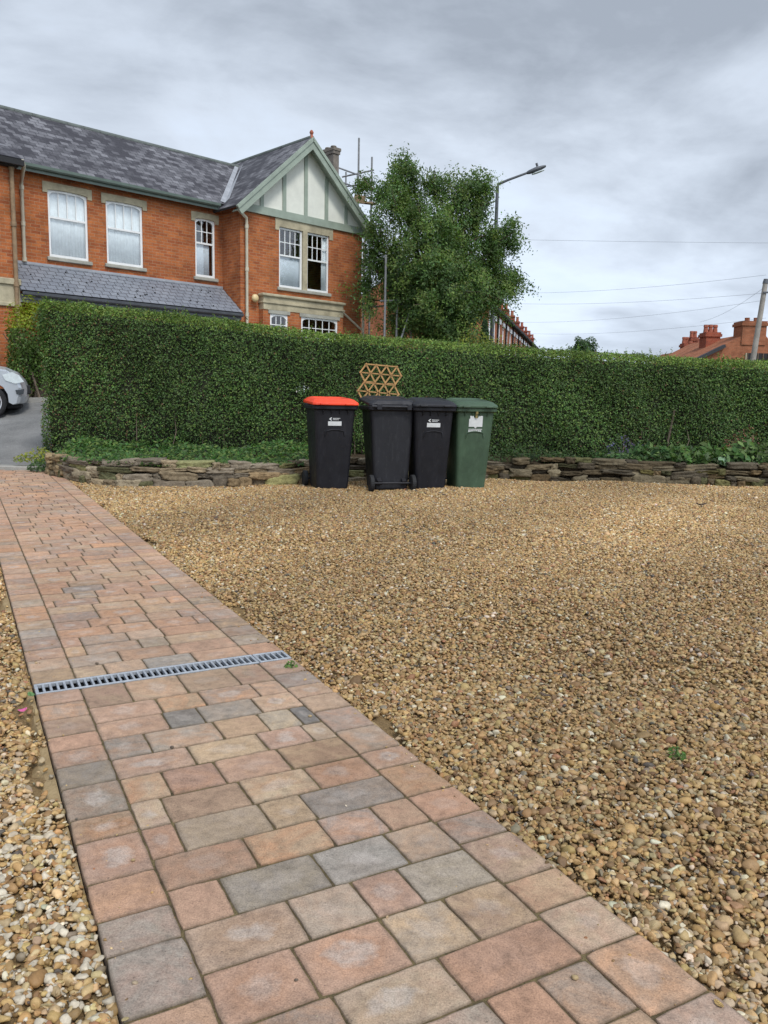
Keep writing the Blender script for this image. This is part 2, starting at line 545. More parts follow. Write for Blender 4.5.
def terr(x, y):
    y0 = 12.4
    if y <= y0: return -.07
    t = min(1, (y - y0) / 4.6)
    return -.07 + (base_h(x) + .07) * (t * t * (3 - 2 * t) * .3 + t * .7)


mb = MB()
xs = [-900, -400, -150, -60, -30] + [-20 + i * 1.0 for i in range(41)] + [30, 60, 150, 400, 900]
ys = [-200, -60, -20, -5, 0, 5, 9, 12.3] + [12.6 + i * .5 for i in range(14)] + [22, 30, 50, 90, 200, 500, 1400]
V = [(x, y, terr(x, y) - (0 if y < 12.4 else .03)) for y in ys for x in xs]
nx = len(xs)
Fq = [(j * nx + i, j * nx + i + 1, (j + 1) * nx + i + 1, (j + 1) * nx + i) for j in range(len(ys) - 1) for i in range(nx - 1)]
mb.faces(V, Fq)
tag(mb.build('ground', M['earth']), kind='structure')

# road ramping up from the drive end, then running past behind the hedge
mb = MB()
def sheet(mb, x0, x1, y0, y1, sx, sy, fz):
    nxx, nyy = max(1, int((x1 - x0) / sx)), max(1, int((y1 - y0) / sy))
    V = [(x0 + (x1 - x0) * i / nxx, y0 + (y1 - y0) * j / nyy) for j in range(nyy + 1) for i in range(nxx + 1)]
    mb.faces([(x, y, fz(x, y)) for x, y in V], [(j * (nxx + 1) + i, j * (nxx + 1) + i + 1, (j + 1) * (nxx + 1) + i + 1, (j + 1) * (nxx + 1) + i) for j in range(nyy) for i in range(nxx)], True)
sheet(mb, -32, -4.6, 12.95, 14.7, .5, .25, lambda x, y: terr(x, y) + .012)
sheet(mb, -32, 45, 14.7, 21, .5, .35, lambda x, y: terr(x, y) + .012)
tag(mb.build('road', M['asphalt'], fix=False), kind='structure')
mb = MB()
sheet(mb, -32, -4.75, 12.44, 12.95, .5, .17, lambda x, y: terr(x, y) + .02)
tag(mb.build('pavement', M['asphalt'], fix=False), kind='structure')
mb = MB()
x = -9.0
while x < -4.9:
    w = .9
    mb.box((x + .004, 12.16, -.06), (x + w - .004, 12.43, .055), ch=.012)
    x += w
tag(mb.build('kerb', M['concrete']), kind='structure')

# ---------------------------------------------------------------- paved path
PK = -.535
PN = math.hypot(1, PK)
PE = np.array([PK / PN, 1 / PN])           # along
PP = np.array([1 / PN, -PK / PN])          # across, to the right
PO = np.array([-.933, 2.289]) - np.array([1 / PN, -PK / PN]) * .032
PW = 1.10
S0, S1 = -1.75, 11.3
DR0, DR1 = .885, 1.01                      # drain channel gap


def pw(s, t):
    return PO + PE * s + PP * t


PAL = [(.37, .22, .145), (.36, .23, .165), (.31, .205, .155), (.37, .27, .17), (.37, .295, .20), (.265, .24, .205), (.225, .21, .19), (.15, .142, .133), (.41, .235, .135), (.35, .25, .175), (.31, .26, .21), (.40, .26, .175)]
PWT = np.array([13, 11, 8, 11, 7, 9, 7, 3, 12, 10, 8, 10.]); PWT /= PWT.sum()
blocks = []  # s0,s1,t0,t1


def course_blocks(s0, s1, t0, t1, lens):
    t = t0 - random.choice([0, .05, .1])
    if t < t0: t = t0 - .0001 - random.choice([0, .04, .08])
    while t < t1 - .03:
        L = random.choice(lens)
        e = t + L
        if t1 - e < .07: e = t1
        a = max(t, t0)
        if e - a > .02: blocks.append((s0, s1, a, e))
        t = e


def fill(s0, s1, back=False):
    for (t0, t1) in ((0, .17), (PW - .17, PW)):
        s = s0
        while s < s1 - .02:
            L = random.choice([.13, .16, .16, .16, .2])
            e = s + L
            if s1 - e < .08: e = s1
            blocks.append((s, e, t0, t1)); s = e
    s = s0
    while s < s1 - .02:
        L = random.choice([.15, .16, .16, .17])
        e = s + L
        if s1 - e < .09: e = s1
        course_blocks(s, e, .17, PW - .17, [.13, .17, .17, .22, .24, .25]); s = e


fill(S0, DR0); fill(DR1, S1)
Vs, Fs, c1s, c2s, bl, uvs = [], [], [], [], [], []
for (s0, s1, t0, t1) in blocks:
    cs, ct = (s0 + s1) / 2, (t0 + t1) / 2
    cen = pw(cs, ct)
    if cen[1] > 12.1 + random.uniform(-.02, .05): continue
    hs, ht = (s1 - s0) / 2 - .0033, (t1 - t0) / 2 - .0022
    near = cen[1] < 5
    npt = 7 if near else 3
    ring = []
    for (ax, ay, bx, by) in ((-1, -1, 1, -1), (1, -1, 1, 1), (1, 1, -1, 1), (-1, 1, -1, -1)):
        for k in range(npt):
            f = k / npt
            x, y = ax + (bx - ax) * f, ay + (by - ay) * f
            ring.append((x, y))
    rc = .0045
    yaw = random.gauss(0, .004); zt = random.gauss(0, .0009); tx, ty = random.gauss(0, .0045), random.gauss(0, .0045)
    off = random.random() * 90
    n = len(ring)
    i0 = len(Vs)
    for lev, (ins, dz) in enumerate(((.0, -.055), (.0, -.0045), (.0012, -.0014), (.0045, 0.0))):
        for (x, y) in ring:
            px_, py_ = x * (ht - ins), y * (hs - ins)
            # rounded corners: pull the corner in
            if abs(x) > .999 and abs(y) > .999:
                px_ -= math.copysign(rc * .5, x); py_ -= math.copysign(rc * .5, y)
            j = .0026 if near else 0
            wob = nz(px_ + off, py_, 22, off) * j + nz(px_ + off, py_, 70, off) * j * .5
            px_ += wob * (abs(x) > .99) * x * 1.0; py_ += wob * (abs(y) > .99) * y
            w = pw(cs + px_ * math.sin(yaw) + py_ * math.cos(yaw), ct + px_ * math.cos(yaw) - py_ * math.sin(yaw))
            zz = dz + zt + tx * px_ + ty * py_ + (nz(px_ + off, py_, 30, off) * .0012 if lev > 1 else 0)
            Vs.append((w[0], w[1], zz))
            uvs.append((px_ / (2 * ht) + .5, py_ / (2 * hs) + .5))
    for lev in range(3):
        for i in range(n):
            j = (i + 1) % n
            Fs.append((i0 + lev * n + i, i0 + lev * n + j, i0 + (lev + 1) * n + j, i0 + (lev + 1) * n + i))
    Fs.append(tuple(i0 + 3 * n + i for i in range(n)))
    k = RNG.choice(len(PAL), p=PWT)
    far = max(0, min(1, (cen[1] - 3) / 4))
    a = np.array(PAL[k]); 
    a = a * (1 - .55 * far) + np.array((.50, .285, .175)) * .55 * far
    b = np.array(PAL[RNG.choice(len(PAL), p=PWT)])
    g_ = np.array((.31, .25, .20)); a = a * .84 + g_ * .16
    a = a * np.array((1.14, 1.06, .98)) * RNG.uniform(.88, 1.15); b = a * .35 + b * .65 * RNG.uniform(.7, 1.2)
    blo = RNG.choice([0, .35, .6, 1.0], p=[.25, .3, .25, .2])
    c1s += [a] * (4 * n); c2s += [b] * (4 * n); bl += [blo] * (4 * n)
me = bpy.data.meshes.new('paved_path')
me.from_pydata(Vs, [], Fs)
ul = me.uv_layers.new(name='UVMap')
li = np.empty(len(me.loops), dtype=np.int32); me.loops.foreach_get('vertex_index', li)
ul.data.foreach_set('uv', np.array(uvs, dtype=np.float32)[li].ravel())
for nm, arr in (('Col', c1s), ('Col2', c2s)):
    at_ = me.attributes.new(nm, 'FLOAT_COLOR', 'POINT')
    at_.data.foreach_set('color', np.concatenate([np.array(arr), np.ones((len(arr), 1))], 1).astype(np.float32).ravel())
at_ = me.attributes.new('Bloom', 'FLOAT', 'POINT'); at_.data.foreach_set('value', np.array(bl, dtype=np.float32))
me.materials.append(M['paver'])
bm = bmesh.new(); bm.from_mesh(me); bmesh.ops.recalc_face_normals(bm, faces=bm.faces); bm.to_mesh(me); bm.free()
path_o = bpy.data.objects.new('paved_path', me); C.objects.link(path_o)
tag(path_o, kind='structure')
# joint sand under and between the blocks (left open at the drain)
mb = MB()
for a, b in ((S0, DR0 + .003), (DR1 - .003, 11.12)):
    k = max(1, int((b - a) / .06))
    rows = []
    nt_ = 14
    for i in range(k + 1):
        s = a + (b - a) * i / k
        rows.append([(*pw(s, .004 + (PW - .008) * j / nt_), -.0056 + nz(s * 6, j * .5, 9) * .002) for j in range(nt_ + 1)])
    for i in range(k):
        for j in range(nt_):
            mb.quad((rows[i][j], rows[i][j + 1], rows[i + 1][j + 1], rows[i + 1][j]))
tag(mb.build('path_joint_sand', M['joint']), kind='structure')
# sandy mortar haunching along both edges
mb = MB()
for side in (0, 1):
    t0 = -.001 if side == 0 else PW + .001
    sg = -1 if side == 0 else 1
    s = S0
    pr = None
    while s < 9.5:
        wd = .045 + .035 * nz(s, side * 7, 2.1) + .03 * nz(s, side, 8)
        z = -.021 + .006 * nz(s, 3 + side, 6)
        r = [(*pw(s, t0), z), (*pw(s, t0 + sg * wd * .6), z - .006), (*pw(s, t0 + sg * wd), z - .03)]
        if pr:
            for q in range(2): mb.quad((pr[q], pr[q + 1], r[q + 1], r[q]), smooth=True)
        pr = r
        s += .03
tag(mb.build('mortar_edging', M['mortar']), kind='structure')

# ---------------------------------------------------------------- drain channel
dr = empty('drain_channel', (*pw((DR0 + DR1) / 2, PW / 2), 0), math.atan2(PP[1], PP[0]),
           'grey slotted drain channel set across the brick path', 'drain')
mb = MB()
w2, l2 = (DR1 - DR0) / 2, PW / 2 - .005
for a, b in (((-l2, -w2 + .001, -.075), (l2, -w2 + .006, -.004)), ((-l2, w2 - .006, -.075), (l2, w2 - .001, -.004)), ((-l2, -w2 + .006, -.075), (l2, w2 - .006, -.068)),
             ((-l2, -w2 + .006, -.068), (-l2 + .004, w2 - .006, -.012)), ((l2 - .004, -w2 + .006, -.068), (l2, w2 - .006, -.012))):
    mb.box(a, b)
mb.build('channel', M['dark'], dr)
for k, (xa, xb) in enumerate(((-l2, l2 - .155), (l2 - .151, l2))):
    mb = MB()
    mb.box((xa, -w2 + .003, -.016), (xb, -w2 + .016, .002), ch=.002)
    mb.box((xa, w2 - .016, -.016), (xb, w2 - .003, .002), ch=.002)
    nb = max(4, round((xb - xa) / .0275))
    for i in range(nb + 1):
        xc = xa + .006 + (xb - xa - .012) * i / nb
        wd = .0044 if 0 < i < nb else .006
        mb.box((xc - wd, -w2 + .0155, -.015), (xc + wd, w2 - .0155, .0005))
    mb.build('grating', M['grate'], dr)

# ---------------------------------------------------------------- wall line, gravel
WALL = [(-5.0, 12.1), (-4.75, 11.5), (-4.2, 10.8), (-3.4, 10.38), (-2.2, 10.5), (-1.3, 10.92), (-.4, 11.5), (1.0, 12.1), (3.4, 12.35), (5.6, 12.0), (8, 12.0), (11.5, 12.2)]


def catmull(P, step=.05):
    P = [np.array(p, float) for p in P]
    out = []
    for i in range(len(P) - 1):
        p0, p1, p2, p3 = P[max(i - 1, 0)], P[i], P[i + 1], P[min(i + 2, len(P) - 1)]
        m = max(2, int(np.linalg.norm(p2 - p1) / step))
        for k in range(m):
            t = k / m
            out.append(.5 * ((2 * p1) + (-p0 + p2) * t + (2 * p0 - 5 * p1 + 4 * p2 - p3) * t * t + (-p0 + 3 * p1 - 3 * p2 + p3) * t ** 3))
    out.append(P[-1])
    return np.array(out)


WC = catmull(WALL)
wx, wy = WC[:, 0], WC[:, 1]


def wall_y(x):
    return np.interp(x, wx, wy, left=12.2, right=12.2)


def gun(x, y):
    """Gravel surface undulation, flat against the path."""
    t = (x - PO[0]) * PP[0] + (y - PO[1]) * PP[1]
    d = np.maximum(np.where(t < .5, -t, t - PW), 0)
    k = np.clip(d / .5, 0, 1)
    g = .016 * np.sin(x * 1.3 + 1.7 * np.sin(y * .6)) * np.cos(y * 1.1 + x * .35) + .009 * np.sin(x * 3.1 + y * 2.3) + .006 * np.sin(y * 5.3 - x * 3.9)
    return k * g + k * .012


gx = np.arange(-9, 12.01, .15); gy = np.arange(-2.4, 12.5, .15)
GX, GY = np.meshgrid(gx, gy)
GZ = gun(GX, GY) - .026
tcoord = (GX - PO[0]) * PP[0] + (GY - PO[1]) * PP[1]
GZ = np.where((tcoord > -.0) & (tcoord < PW), -.09, GZ)
VV = np.stack([GX, GY, GZ], -1).reshape(-1, 3)
n_ = len(gx)
idx = np.arange(len(gy) - 1)[:, None] * n_ + np.arange(n_ - 1)[None]
FQ = np.stack([idx, idx + 1, idx + 1 + n_, idx + n_], -1).reshape(-1, 4)
o = np_mesh('gravel_bed', VV, FQ, M['sand_base'], smooth=True)
tag(o, kind='structure')


def ico(sub):
    bm = bmesh.new(); bmesh.ops.create_icosphere(bm, subdivisions=sub, radius=1)
    v = np.array([x.co[:] for x in bm.verts]); f = np.array([[q.index for q in x.verts] for x in bm.faces]); bm.free()
    return v, f


OCT = (np.array([(1, 0, 0), (-1, 0, 0), (0, 1, 0), (0, -1, 0), (0, 0, 1), (0, 0, -1)], float) * 1.1,
       np.array([(0, 2, 4), (2, 1, 4), (1, 3, 4), (3, 0, 4), (2, 0, 5), (1, 2, 5), (3, 1, 5), (0, 3, 5)]))
GP = np.array([(.44, .275, .115), (.48, .315, .135), (.36, .205, .08), (.18, .10, .042), (.53, .39, .215), (.66, .585, .46), (.23, .195, .145), (.075, .07, .07), (.34, .155, .08), (.40, .30, .18), (.28, .165, .07), (.52, .36, .18)])
GW = np.array([18, 18, 14, 7, 12, 5, 3, 1.6, 2.5, 9, 10, 12.]); GW /= GW.sum()


def stones(tmpl, n, region, size_mu, zj, spill=False):
    """n candidate stones over region (x0,x1,y0,y1) kept where the camera, or one a step aside, could see them."""
    x0, x1, y0, y1 = region
    x = RNG.uniform(x0, x1, n); y = RNG.uniform(y0, y1, n)
    px, py = proj_np(x, y, np.zeros(n))
    keep = (px > -140) & (px < 908) & (py < 1110)
    t = (x - PO[0]) * PP[0] + (y - PO[1]) * PP[1]
    s = (x - PO[0]) * PE[0] + (y - PO[1]) * PE[1]
    d = np.where(t < PW / 2, -t, t - PW)
    keep &= (d > .006) if not spill else ((d < -.004) & (d > -.5) & (RNG.random(n) < np.exp(d / .05) + .012))
    keep &= (y < wall_y(x) + .05) & (y < 12.15)
    # bare haunching patches along the edge
    bare = (np.sin(s * 2.9 + np.where(t < .5, .0, 2.1)) + .6 * np.sin(s * 7.7 + 1)) > np.where(t < .5, .45, 1.0)
    keep &= ~((d < .055 + .03 * np.sin(s * 11)) & bare & (RNG.random(n) < .93))
    x, y, d = x[keep], y[keep], d[keep]
    n = len(x)
    L = np.exp(RNG.normal(math.log(size_mu), .30, n)) / 2
    dims = np.stack([L, L * RNG.uniform(.6, .95, n), L * RNG.uniform(.38, .72, n)], 1)
    near_edge = d < L * .8
    z = gun(x, y) - .014 + RNG.uniform(-zj, zj * .55, n)
    z = np.where(near_edge, z - .006, z)
    if spill: z = L * .35 - .001
    tv, tf = tmpl
    k = len(tv)
    nr = np.stack([RNG.normal(0, .38, n), RNG.normal(0, .38, n), np.ones(n)], 1)
    a, b, c = rot_from_normals(nr, RNG.uniform(0, 2 * np.pi, n))
    U = np.repeat(tv[None], n, 0) * (1 + RNG.normal(0, .05 if k > 20 else .10, (n, k, 1)))
    for _ in range(6 if k > 6 else 0):   # knock flat facets off each stone, as on broken flint
        pn = RNG.normal(0, 1, (n, 1, 3)); pn /= np.linalg.norm(pn, axis=2, keepdims=True)
        dd = (U * pn).sum(2, keepdims=True) - RNG.uniform(.35, .8, (n, 1, 1))
        U = U - np.maximum(dd, 0) * pn
    Lc = U * dims[:, None, :] * 1.18
    V = Lc[..., 0:1] * a[:, None] + Lc[..., 1:2] * b[:, None] + Lc[..., 2:3] * c[:, None]
    V += np.stack([x, y, z], 1)[:, None]
    Fc = (tf[None] + (np.arange(n) * k)[:, None, None]).reshape(-1, 3)
    ci = RNG.choice(len(GP), n, p=GW)
    col = (GP[ci] * .88 + np.array((.385, .265, .135)) * .12) * .88 * np.array((1.0, .98, .91)) * (1 + RNG.normal(0, .13, (n, 1))) * (1 + RNG.normal(0, .04, (n, 3)))
    # darker drifts and paler drifts of stone
    drift = 1 + .19 * np.sin(x * .9 + 1.3 * np.sin(y * .5)) * np.cos(y * .7 + .4) + .10 * np.sin(x * 2.1 - y * 1.3)
    pale = np.where(t[keep] < 0, np.clip((2.6 - y) / .7, 0, 1), np.clip((1.9 - y) / .9, 0, 1)) * (RNG.random(n) < .30)
    col = col * drift[:, None]
    col = col * (1 - pale[:, None]) + pale[:, None] * np.array((.52, .45, .34)) * RNG.uniform(.75, 1.15, (n, 1))
    return V.reshape(-1, 3), Fc, np.repeat(np.clip(col, .01, .8), k, 0)


def merge(parts):
    Vo, Fo, Co, off = [], [], [], 0
    for v, f, c in parts:
        Vo.append(v); Fo.append(f + off); Co.append(c); off += len(v)
    return np.concatenate(Vo), np.concatenate(Fo), np.concatenate(Co)


near = merge([stones(ico(2), 84000, (-2.4, 2.6, .9, 3.3), .0195, .010), stones(ico(1), 40000, (-2.4, 2.6, .9, 3.3), .0085, .010), stones(ico(2), 9000, (-3.5, 2.6, .9, 5.5), .0085, .0, True), stones(ico(1), 12000, (-3.5, 2.6, .9, 5.5), .0045, .0, True)])
tag(np_mesh('gravel', *near[:2], M['gravel'], near[2], smooth=True), 'honey and brown pea gravel spread beside the brick path', 'gravel', kind='stuff')
mid = merge([stones(ico(1), 165000, (-4.2, 4.4, 3.3, 6.6), .0205, .011)])
far = merge([stones(OCT, 440000, (-7, 8.3, 6.6, 12.6), .0225, .012)])
mf = merge([mid, far])
tag(np_mesh('gravel', *mf[:2], M['gravel'], mf[2], smooth=True), 'honey and brown gravel stretching back to the bins and stone wall', 'gravel', kind='stuff')

# ---------------------------------------------------------------- small things lying about
def blade(name, mat, loc, L, W, rz, curl, label, cat):
    mb = MB()
    rows = []
    for i in range(7):
        u = i / 6
        w = W / 2 * math.sin(math.pi * (u * .92 + .04)) ** .7
        rows.append([(L * (u - .5), -w, curl * (2 * u - 1) ** 2 + curl * .6), (L * (u - .5), 0, curl * (2 * u - 1) ** 2), (L * (u - .5), w, curl * (2 * u - 1) ** 2 + curl * .6)])
    for i in range(6):
        for j in range(2): mb.quad((rows[i][j], rows[i][j + 1], rows[i + 1][j + 1], rows[i + 1][j]), smooth=True)
    o = mb.build(name, mat)
    sol = o.modifiers.new('thickness', 'SOLIDIFY'); sol.thickness = .0008
    o.location = loc; o.rotation_euler = (RNG.uniform(-.15, .15), RNG.uniform(-.15, .15), rz)
    return tag(o, label, cat)


p = at(23, 716, 2.85); blade('petal', M['petal'], (p.x, p.y, .016), .03, .024, .6, .006, 'bright pink petal lying on the gravel left of the path', 'petal')
p = at(31, 692, 3.02); blade('fallen_leaf', M['green_leaf'], (p.x, p.y, .012), .06, .025, 2.2, .004, 'pale green leaf at the left end of the drain channel', 'leaf')
p = at(719, 1001, 1.46); blade('fallen_leaf', M['litter_leaf'], (p.x, p.y, .003), .024, .014, 1.9, .002, 'small tan leaf on the grey paver at the path edge', 'leaf')
p = at(545, 694, 3.1); blade('fallen_leaf', M['wood'], (p.x, p.y, .022), .045, .022, 2.6, .006, 'curled dark brown leaf on the gravel right of the drain', 'leaf')
p = at(398, 603, 4.6); blade('fallen_leaf', M['litter_leaf'], (p.x, p.y, .024), .06, .03, .4, .008, 'tan leaf on the gravel above and right of the drain', 'leaf')
p = at(702, 497, 9.3); blade('fallen_leaf', M['wood'], (p.x, p.y, .03), .14, .07, .2, .02, 'large dark leaf lying on the gravel before the right hand wall', 'leaf')
for i, (px, py, sz, col, lab) in enumerate(((575, 979, .008, 'mortar', 'tiny buff pebble on a dark grey paver'), (97, 664, .008, 'bark', 'brown crumb of earth on a paver above the drain'), (296, 981, .0045, 'bark', 'dark crumb of earth on a brown paver near the path foot'),
                                  (172, 748, .007, 'bark', 'dark crumb of earth on an orange paver below the drain'), (133, 861, .006, 'mortar', 'white speck of grit on the left edging block'), (310, 717, .008, 'mortar', 'pale pebble on the pavers right below the drain'))):
    y = CAM_H * F / (py - HOR)
    for _ in range(3):
        q = at(px, py, y); y *= CAM_H / max(.05, CAM_H - q.z)
    q = at(px, py, y)
    v, f = ico(2)
    v = v * np.array([1, .8, .6]) * sz * (1 + RNG.normal(0, .1, (len(v), 1))) + np.array([q.x, q.y, sz * .5])
    o = np_mesh('pebble', v, f, M[col], smooth=True)
    tag(o, lab, 'pebble')

# ---------------------------------------------------------------- dry stone wall and its bed
def cube_tmpl(k=4):
    pts, faces = {}, []
    def vid(p):
        key = tuple(np.round(p, 5))
        return pts.setdefault(key, len(pts))
    for ax in range(3):
        for sg in (-1, 1):
            g = np.linspace(-1, 1, k)
            for i in range(k - 1):
                for j in range(k - 1):
                    q = []
                    for (a, b) in ((i, j), (i + 1, j), (i + 1, j + 1), (i, j + 1)):
                        p = np.zeros(3); p[ax] = sg; p[(ax + 1) % 3] = g[a]; p[(ax + 2) % 3] = g[b]
                        q.append(vid(p))
                    faces.append(q if sg > 0 else q[::-1])
    V = np.array([p for p in pts])
    r = (np.abs(V) ** 9).sum(1) ** (1 / 9)
    return V / r[:, None], np.array(faces)


CT = cube_tmpl(8)
SP = np.array([(.24, .185, .115), (.29, .225, .14), (.19, .145, .09), (.33, .27, .18), (.15, .12, .085), (.25, .175, .095), (.20, .165, .12)])
seg = np.r_[0, np.cumsum(np.hypot(np.diff(wx), np.diff(wy)))]
TOT = seg[-1]


def wall_pt(s):
    x, y = np.interp(s, seg, wx), np.interp(s, seg, wy)
    x2, y2 = np.interp(s + .05, seg, wx), np.interp(s + .05, seg, wy)
    x1, y1 = np.interp(s - .05, seg, wx), np.interp(s - .05, seg, wy)
    d = np.array([x2 - x1, y2 - y1]); d /= np.linalg.norm(d)
    return np.array([x, y]), d


SV, SF, SC, off = [], [], [], 0
def add_stone(c, dirv, dims, z, col):
    global off
    tv, tf = CT
    o_ = RNG.uniform(0, 50)
    jt = np.array([mnoise.noise(Vector(p * 1.6) + Vector((o_, 0, 0))) for p in tv])[:, None] * .22 + np.array([mnoise.noise(Vector(p * 4) + Vector((o_, 9, 0))) for p in tv])[:, None] * .13 + np.array([mnoise.noise(Vector(p * 11) + Vector((o_, 3, 0))) for p in tv])[:, None] * .06
    L = tv * (1 + jt) * np.array(dims) / 2
    tilt = RNG.normal(0, .05)
    X = L[:, 0]; Z = L[:, 2] + X * tilt
    inw = np.array([-dirv[1], dirv[0]])
    V = np.empty_like(L)
    V[:, 0] = c[0] + X * dirv[0] + L[:, 1] * inw[0]
    V[:, 1] = c[1] + X * dirv[1] + L[:, 1] * inw[1]
    V[:, 2] = z + Z
    SV.append(V); SF.append(tf + off); SC.append(np.tile(col, (len(tv), 1))); off += len(tv)


z = -.045
for ci, hgt in enumerate((.12, .085, .075, .075)):
    s = RNG.uniform(-.1, .1)
    while s < TOT:
        L = RNG.choice([RNG.uniform(.1, .2), RNG.uniform(.18, .36), RNG.uniform(.32, .55)])
        p, d = wall_pt(s + L / 2)
        if ci == 3 and RNG.random() < .22:
            s += L; continue
        hh = hgt * RNG.uniform(.6, 1.35)
        setb = .10 + ci * .02 + RNG.normal(0, .03)
        c = p + np.array([-d[1], d[0]]) * setb
        col = SP[RNG.integers(len(SP))] * RNG.uniform(.65, 1.3)
        if RNG.random() < .18: col = col * np.array([.8, .95, .65])
        if p[0] > 1: col = col * np.array([.52, .52, .49])   # the darker right hand run of stone
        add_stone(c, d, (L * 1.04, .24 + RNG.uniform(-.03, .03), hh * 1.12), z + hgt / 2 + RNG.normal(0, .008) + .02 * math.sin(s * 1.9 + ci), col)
        s += L
    z += hgt
for k in range(26):   # loose stones bulking out the rounded left end
    a = RNG.uniform(0, 1)
    p, d = wall_pt(a * .9)
    add_stone(p + RNG.normal(0, .05, 2) + np.array([-d[1], d[0]]) * .06, d, (RNG.uniform(.12, .25), .2, RNG.uniform(.07, .12)), RNG.uniform(.0, .27), np.array((.27, .2, .11)) * RNG.uniform(.8, 1.15))
o = np_mesh('stone_wall', np.concatenate(SV), np.concatenate(SF), M['stone_wall'], np.concatenate(SC), smooth=True)
tag(o, 'low dry stone retaining wall of brown rubble between gravel and hedge', 'stone wall')
# soil bed behind the wall, under the hedge
mb = MB()
ss = np.linspace(.05, TOT, 120)
fr, bk = [], []
for s in ss:
    p, d = wall_pt(s)
    q = p + np.array([-d[1], d[0]]) * .12
    fr.append((q[0], q[1], .235))
xf = np.array([f[0] for f in fr])
for i, s in enumerate(ss):
    x = -5.2 + (12.5 + 5.2) * i / 119
    bk.append((x, 14.65, .36))
def lerp3(a, b, t): return tuple(a[k] + (b[k] - a[k]) * t for k in range(3))
for i in range(119):
    for j in range(6):
        t0, t1 = j / 6, (j + 1) / 6
        q = [lerp3(fr[i], bk[i], t0), lerp3(fr[i + 1], bk[i + 1], t0), lerp3(fr[i + 1], bk[i + 1], t1), lerp3(fr[i], bk[i], t1)]
        mb.quad([(x, y, z + .03 * nz(x, y, 2.5)) for x, y, z in q], smooth=True)
for i in range(119):
    mb.quad(((fr[i][0], fr[i][1], -.1), (fr[i + 1][0], fr[i + 1][1], -.1), fr[i + 1], fr[i]))
for i in range(119):
    mb.quad((bk[i], bk[i + 1], (bk[i + 1][0], 14.66, -.3), (bk[i][0], 14.66, -.3)))
mb.quad((fr[0], bk[0], (bk[0][0], bk[0][1], -.3), (fr[0][0], fr[0][1], -.3)))
tag(mb.build('flower_bed', M['soil']), kind='structure')

# ---------------------------------------------------------------- hedge
hA, hB = np.array([-5.33, 12.6]), np.array([12.2, 13.9])
hd = (hB - hA); HL = np.linalg.norm(hd); hd = hd / HL; hn = np.array([hd[1], -hd[0]])  # toward the camera
HT = 1.25


def hedge_top(x):
    return np.interp(x, [-5.4, -3.2, -.9, 2.6, 6.4, 12], [2.60, 2.43, 2.215, 2.035, 1.93, 1.86])


def hedge_bulge(u, z):
    return .05 * np.sin(u * 2.3 + 1.1 * np.sin(z * 2)) + .04 * np.sin(u * 5.1 + z * 3.3) + .025 * np.sin(u * 11 - z * 7)


hedge = empty('hedge', (hA[0], hA[1], .3), 0, 'long clipped dark green hedge with flat top behind the bins', 'hedge')
HP = Vector((hA[0], hA[1], .3))


def hedge_pts(nf, kind):
    if kind == 'front' or kind == 'back':
        u = RNG.uniform(-.05, HL, nf); f = RNG.random(nf) ** .85
        x = hA[0] + hd[0] * u
        zt = hedge_top(x); zb = np.full(nf, .26)
        zz = zb + (zt - zb) * f
        dep = RNG.exponential(.075, nf) - .02 - hedge_bulge(u, zz)
        dep += .10 * np.clip((f - .9) / .1, 0, 1) ** 2 + np.clip((.18 - f) / .18, 0, 1) * .10
        if kind == 'back': dep = HT - dep
        sgn = 1 if kind == 'front' else -1
        P = np.stack([hA[0] + hd[0] * u - hn[0] * dep, hA[1] + hd[1] * u - hn[1] * dep, zz], 1)
        nr = np.stack([np.full(nf, hn[0] * sgn), np.full(nf, hn[1] * sgn), np.full(nf, .45)], 1)
    elif kind == 'top':
        u = RNG.uniform(-.05, HL, nf); w = RNG.uniform(0, HT, nf)
        x = hA[0] + hd[0] * u
        zt = hedge_top(x) + .035 * np.sin(u * 3.7 + np.sin(u * .8)) * np.sin(w * 4 + u) + .02 * np.sin(u * 1.1) + .018 * np.sin(u * 9.1 + w * 7)
        e = np.minimum(w, HT - w); zt = zt - .08 * np.clip(1 - e / .12, 0, 1) ** 2
        zz = zt + RNG.exponential(.011, nf) * (RNG.random(nf) < .5) - RNG.exponential(.05, nf)
        P = np.stack([x - hn[0] * w, hA[1] + hd[1] * u - hn[1] * w, zz], 1)
        nr = np.tile(np.array([[0, -.15, 1.]]), (nf, 1))
    else:  # the end facing the drive
        w = RNG.uniform(0, HT, nf); f = RNG.random(nf)
        zt = hedge_top(np.full(nf, -5.3)); zz = .26 + (zt - .26) * f
        dep = RNG.exponential(.07, nf) - .03 - .06 * np.sin(w * 5 + zz * 3)
        u = dep + .12 * np.clip((f - .9) / .1, 0, 1) ** 2
        P = np.stack([hA[0] + hd[0] * u - hn[0] * w, hA[1] + hd[1] * u - hn[1] * w, zz], 1)
        nr = np.tile(np.array([[-1, -.2, .4]]), (nf, 1))
        zz = np.where(RNG.random(nf) < .1, zz * .6 - .05, zz)
    nr = nr + RNG.normal(0, .55, (nf, 3))
    return P, nr


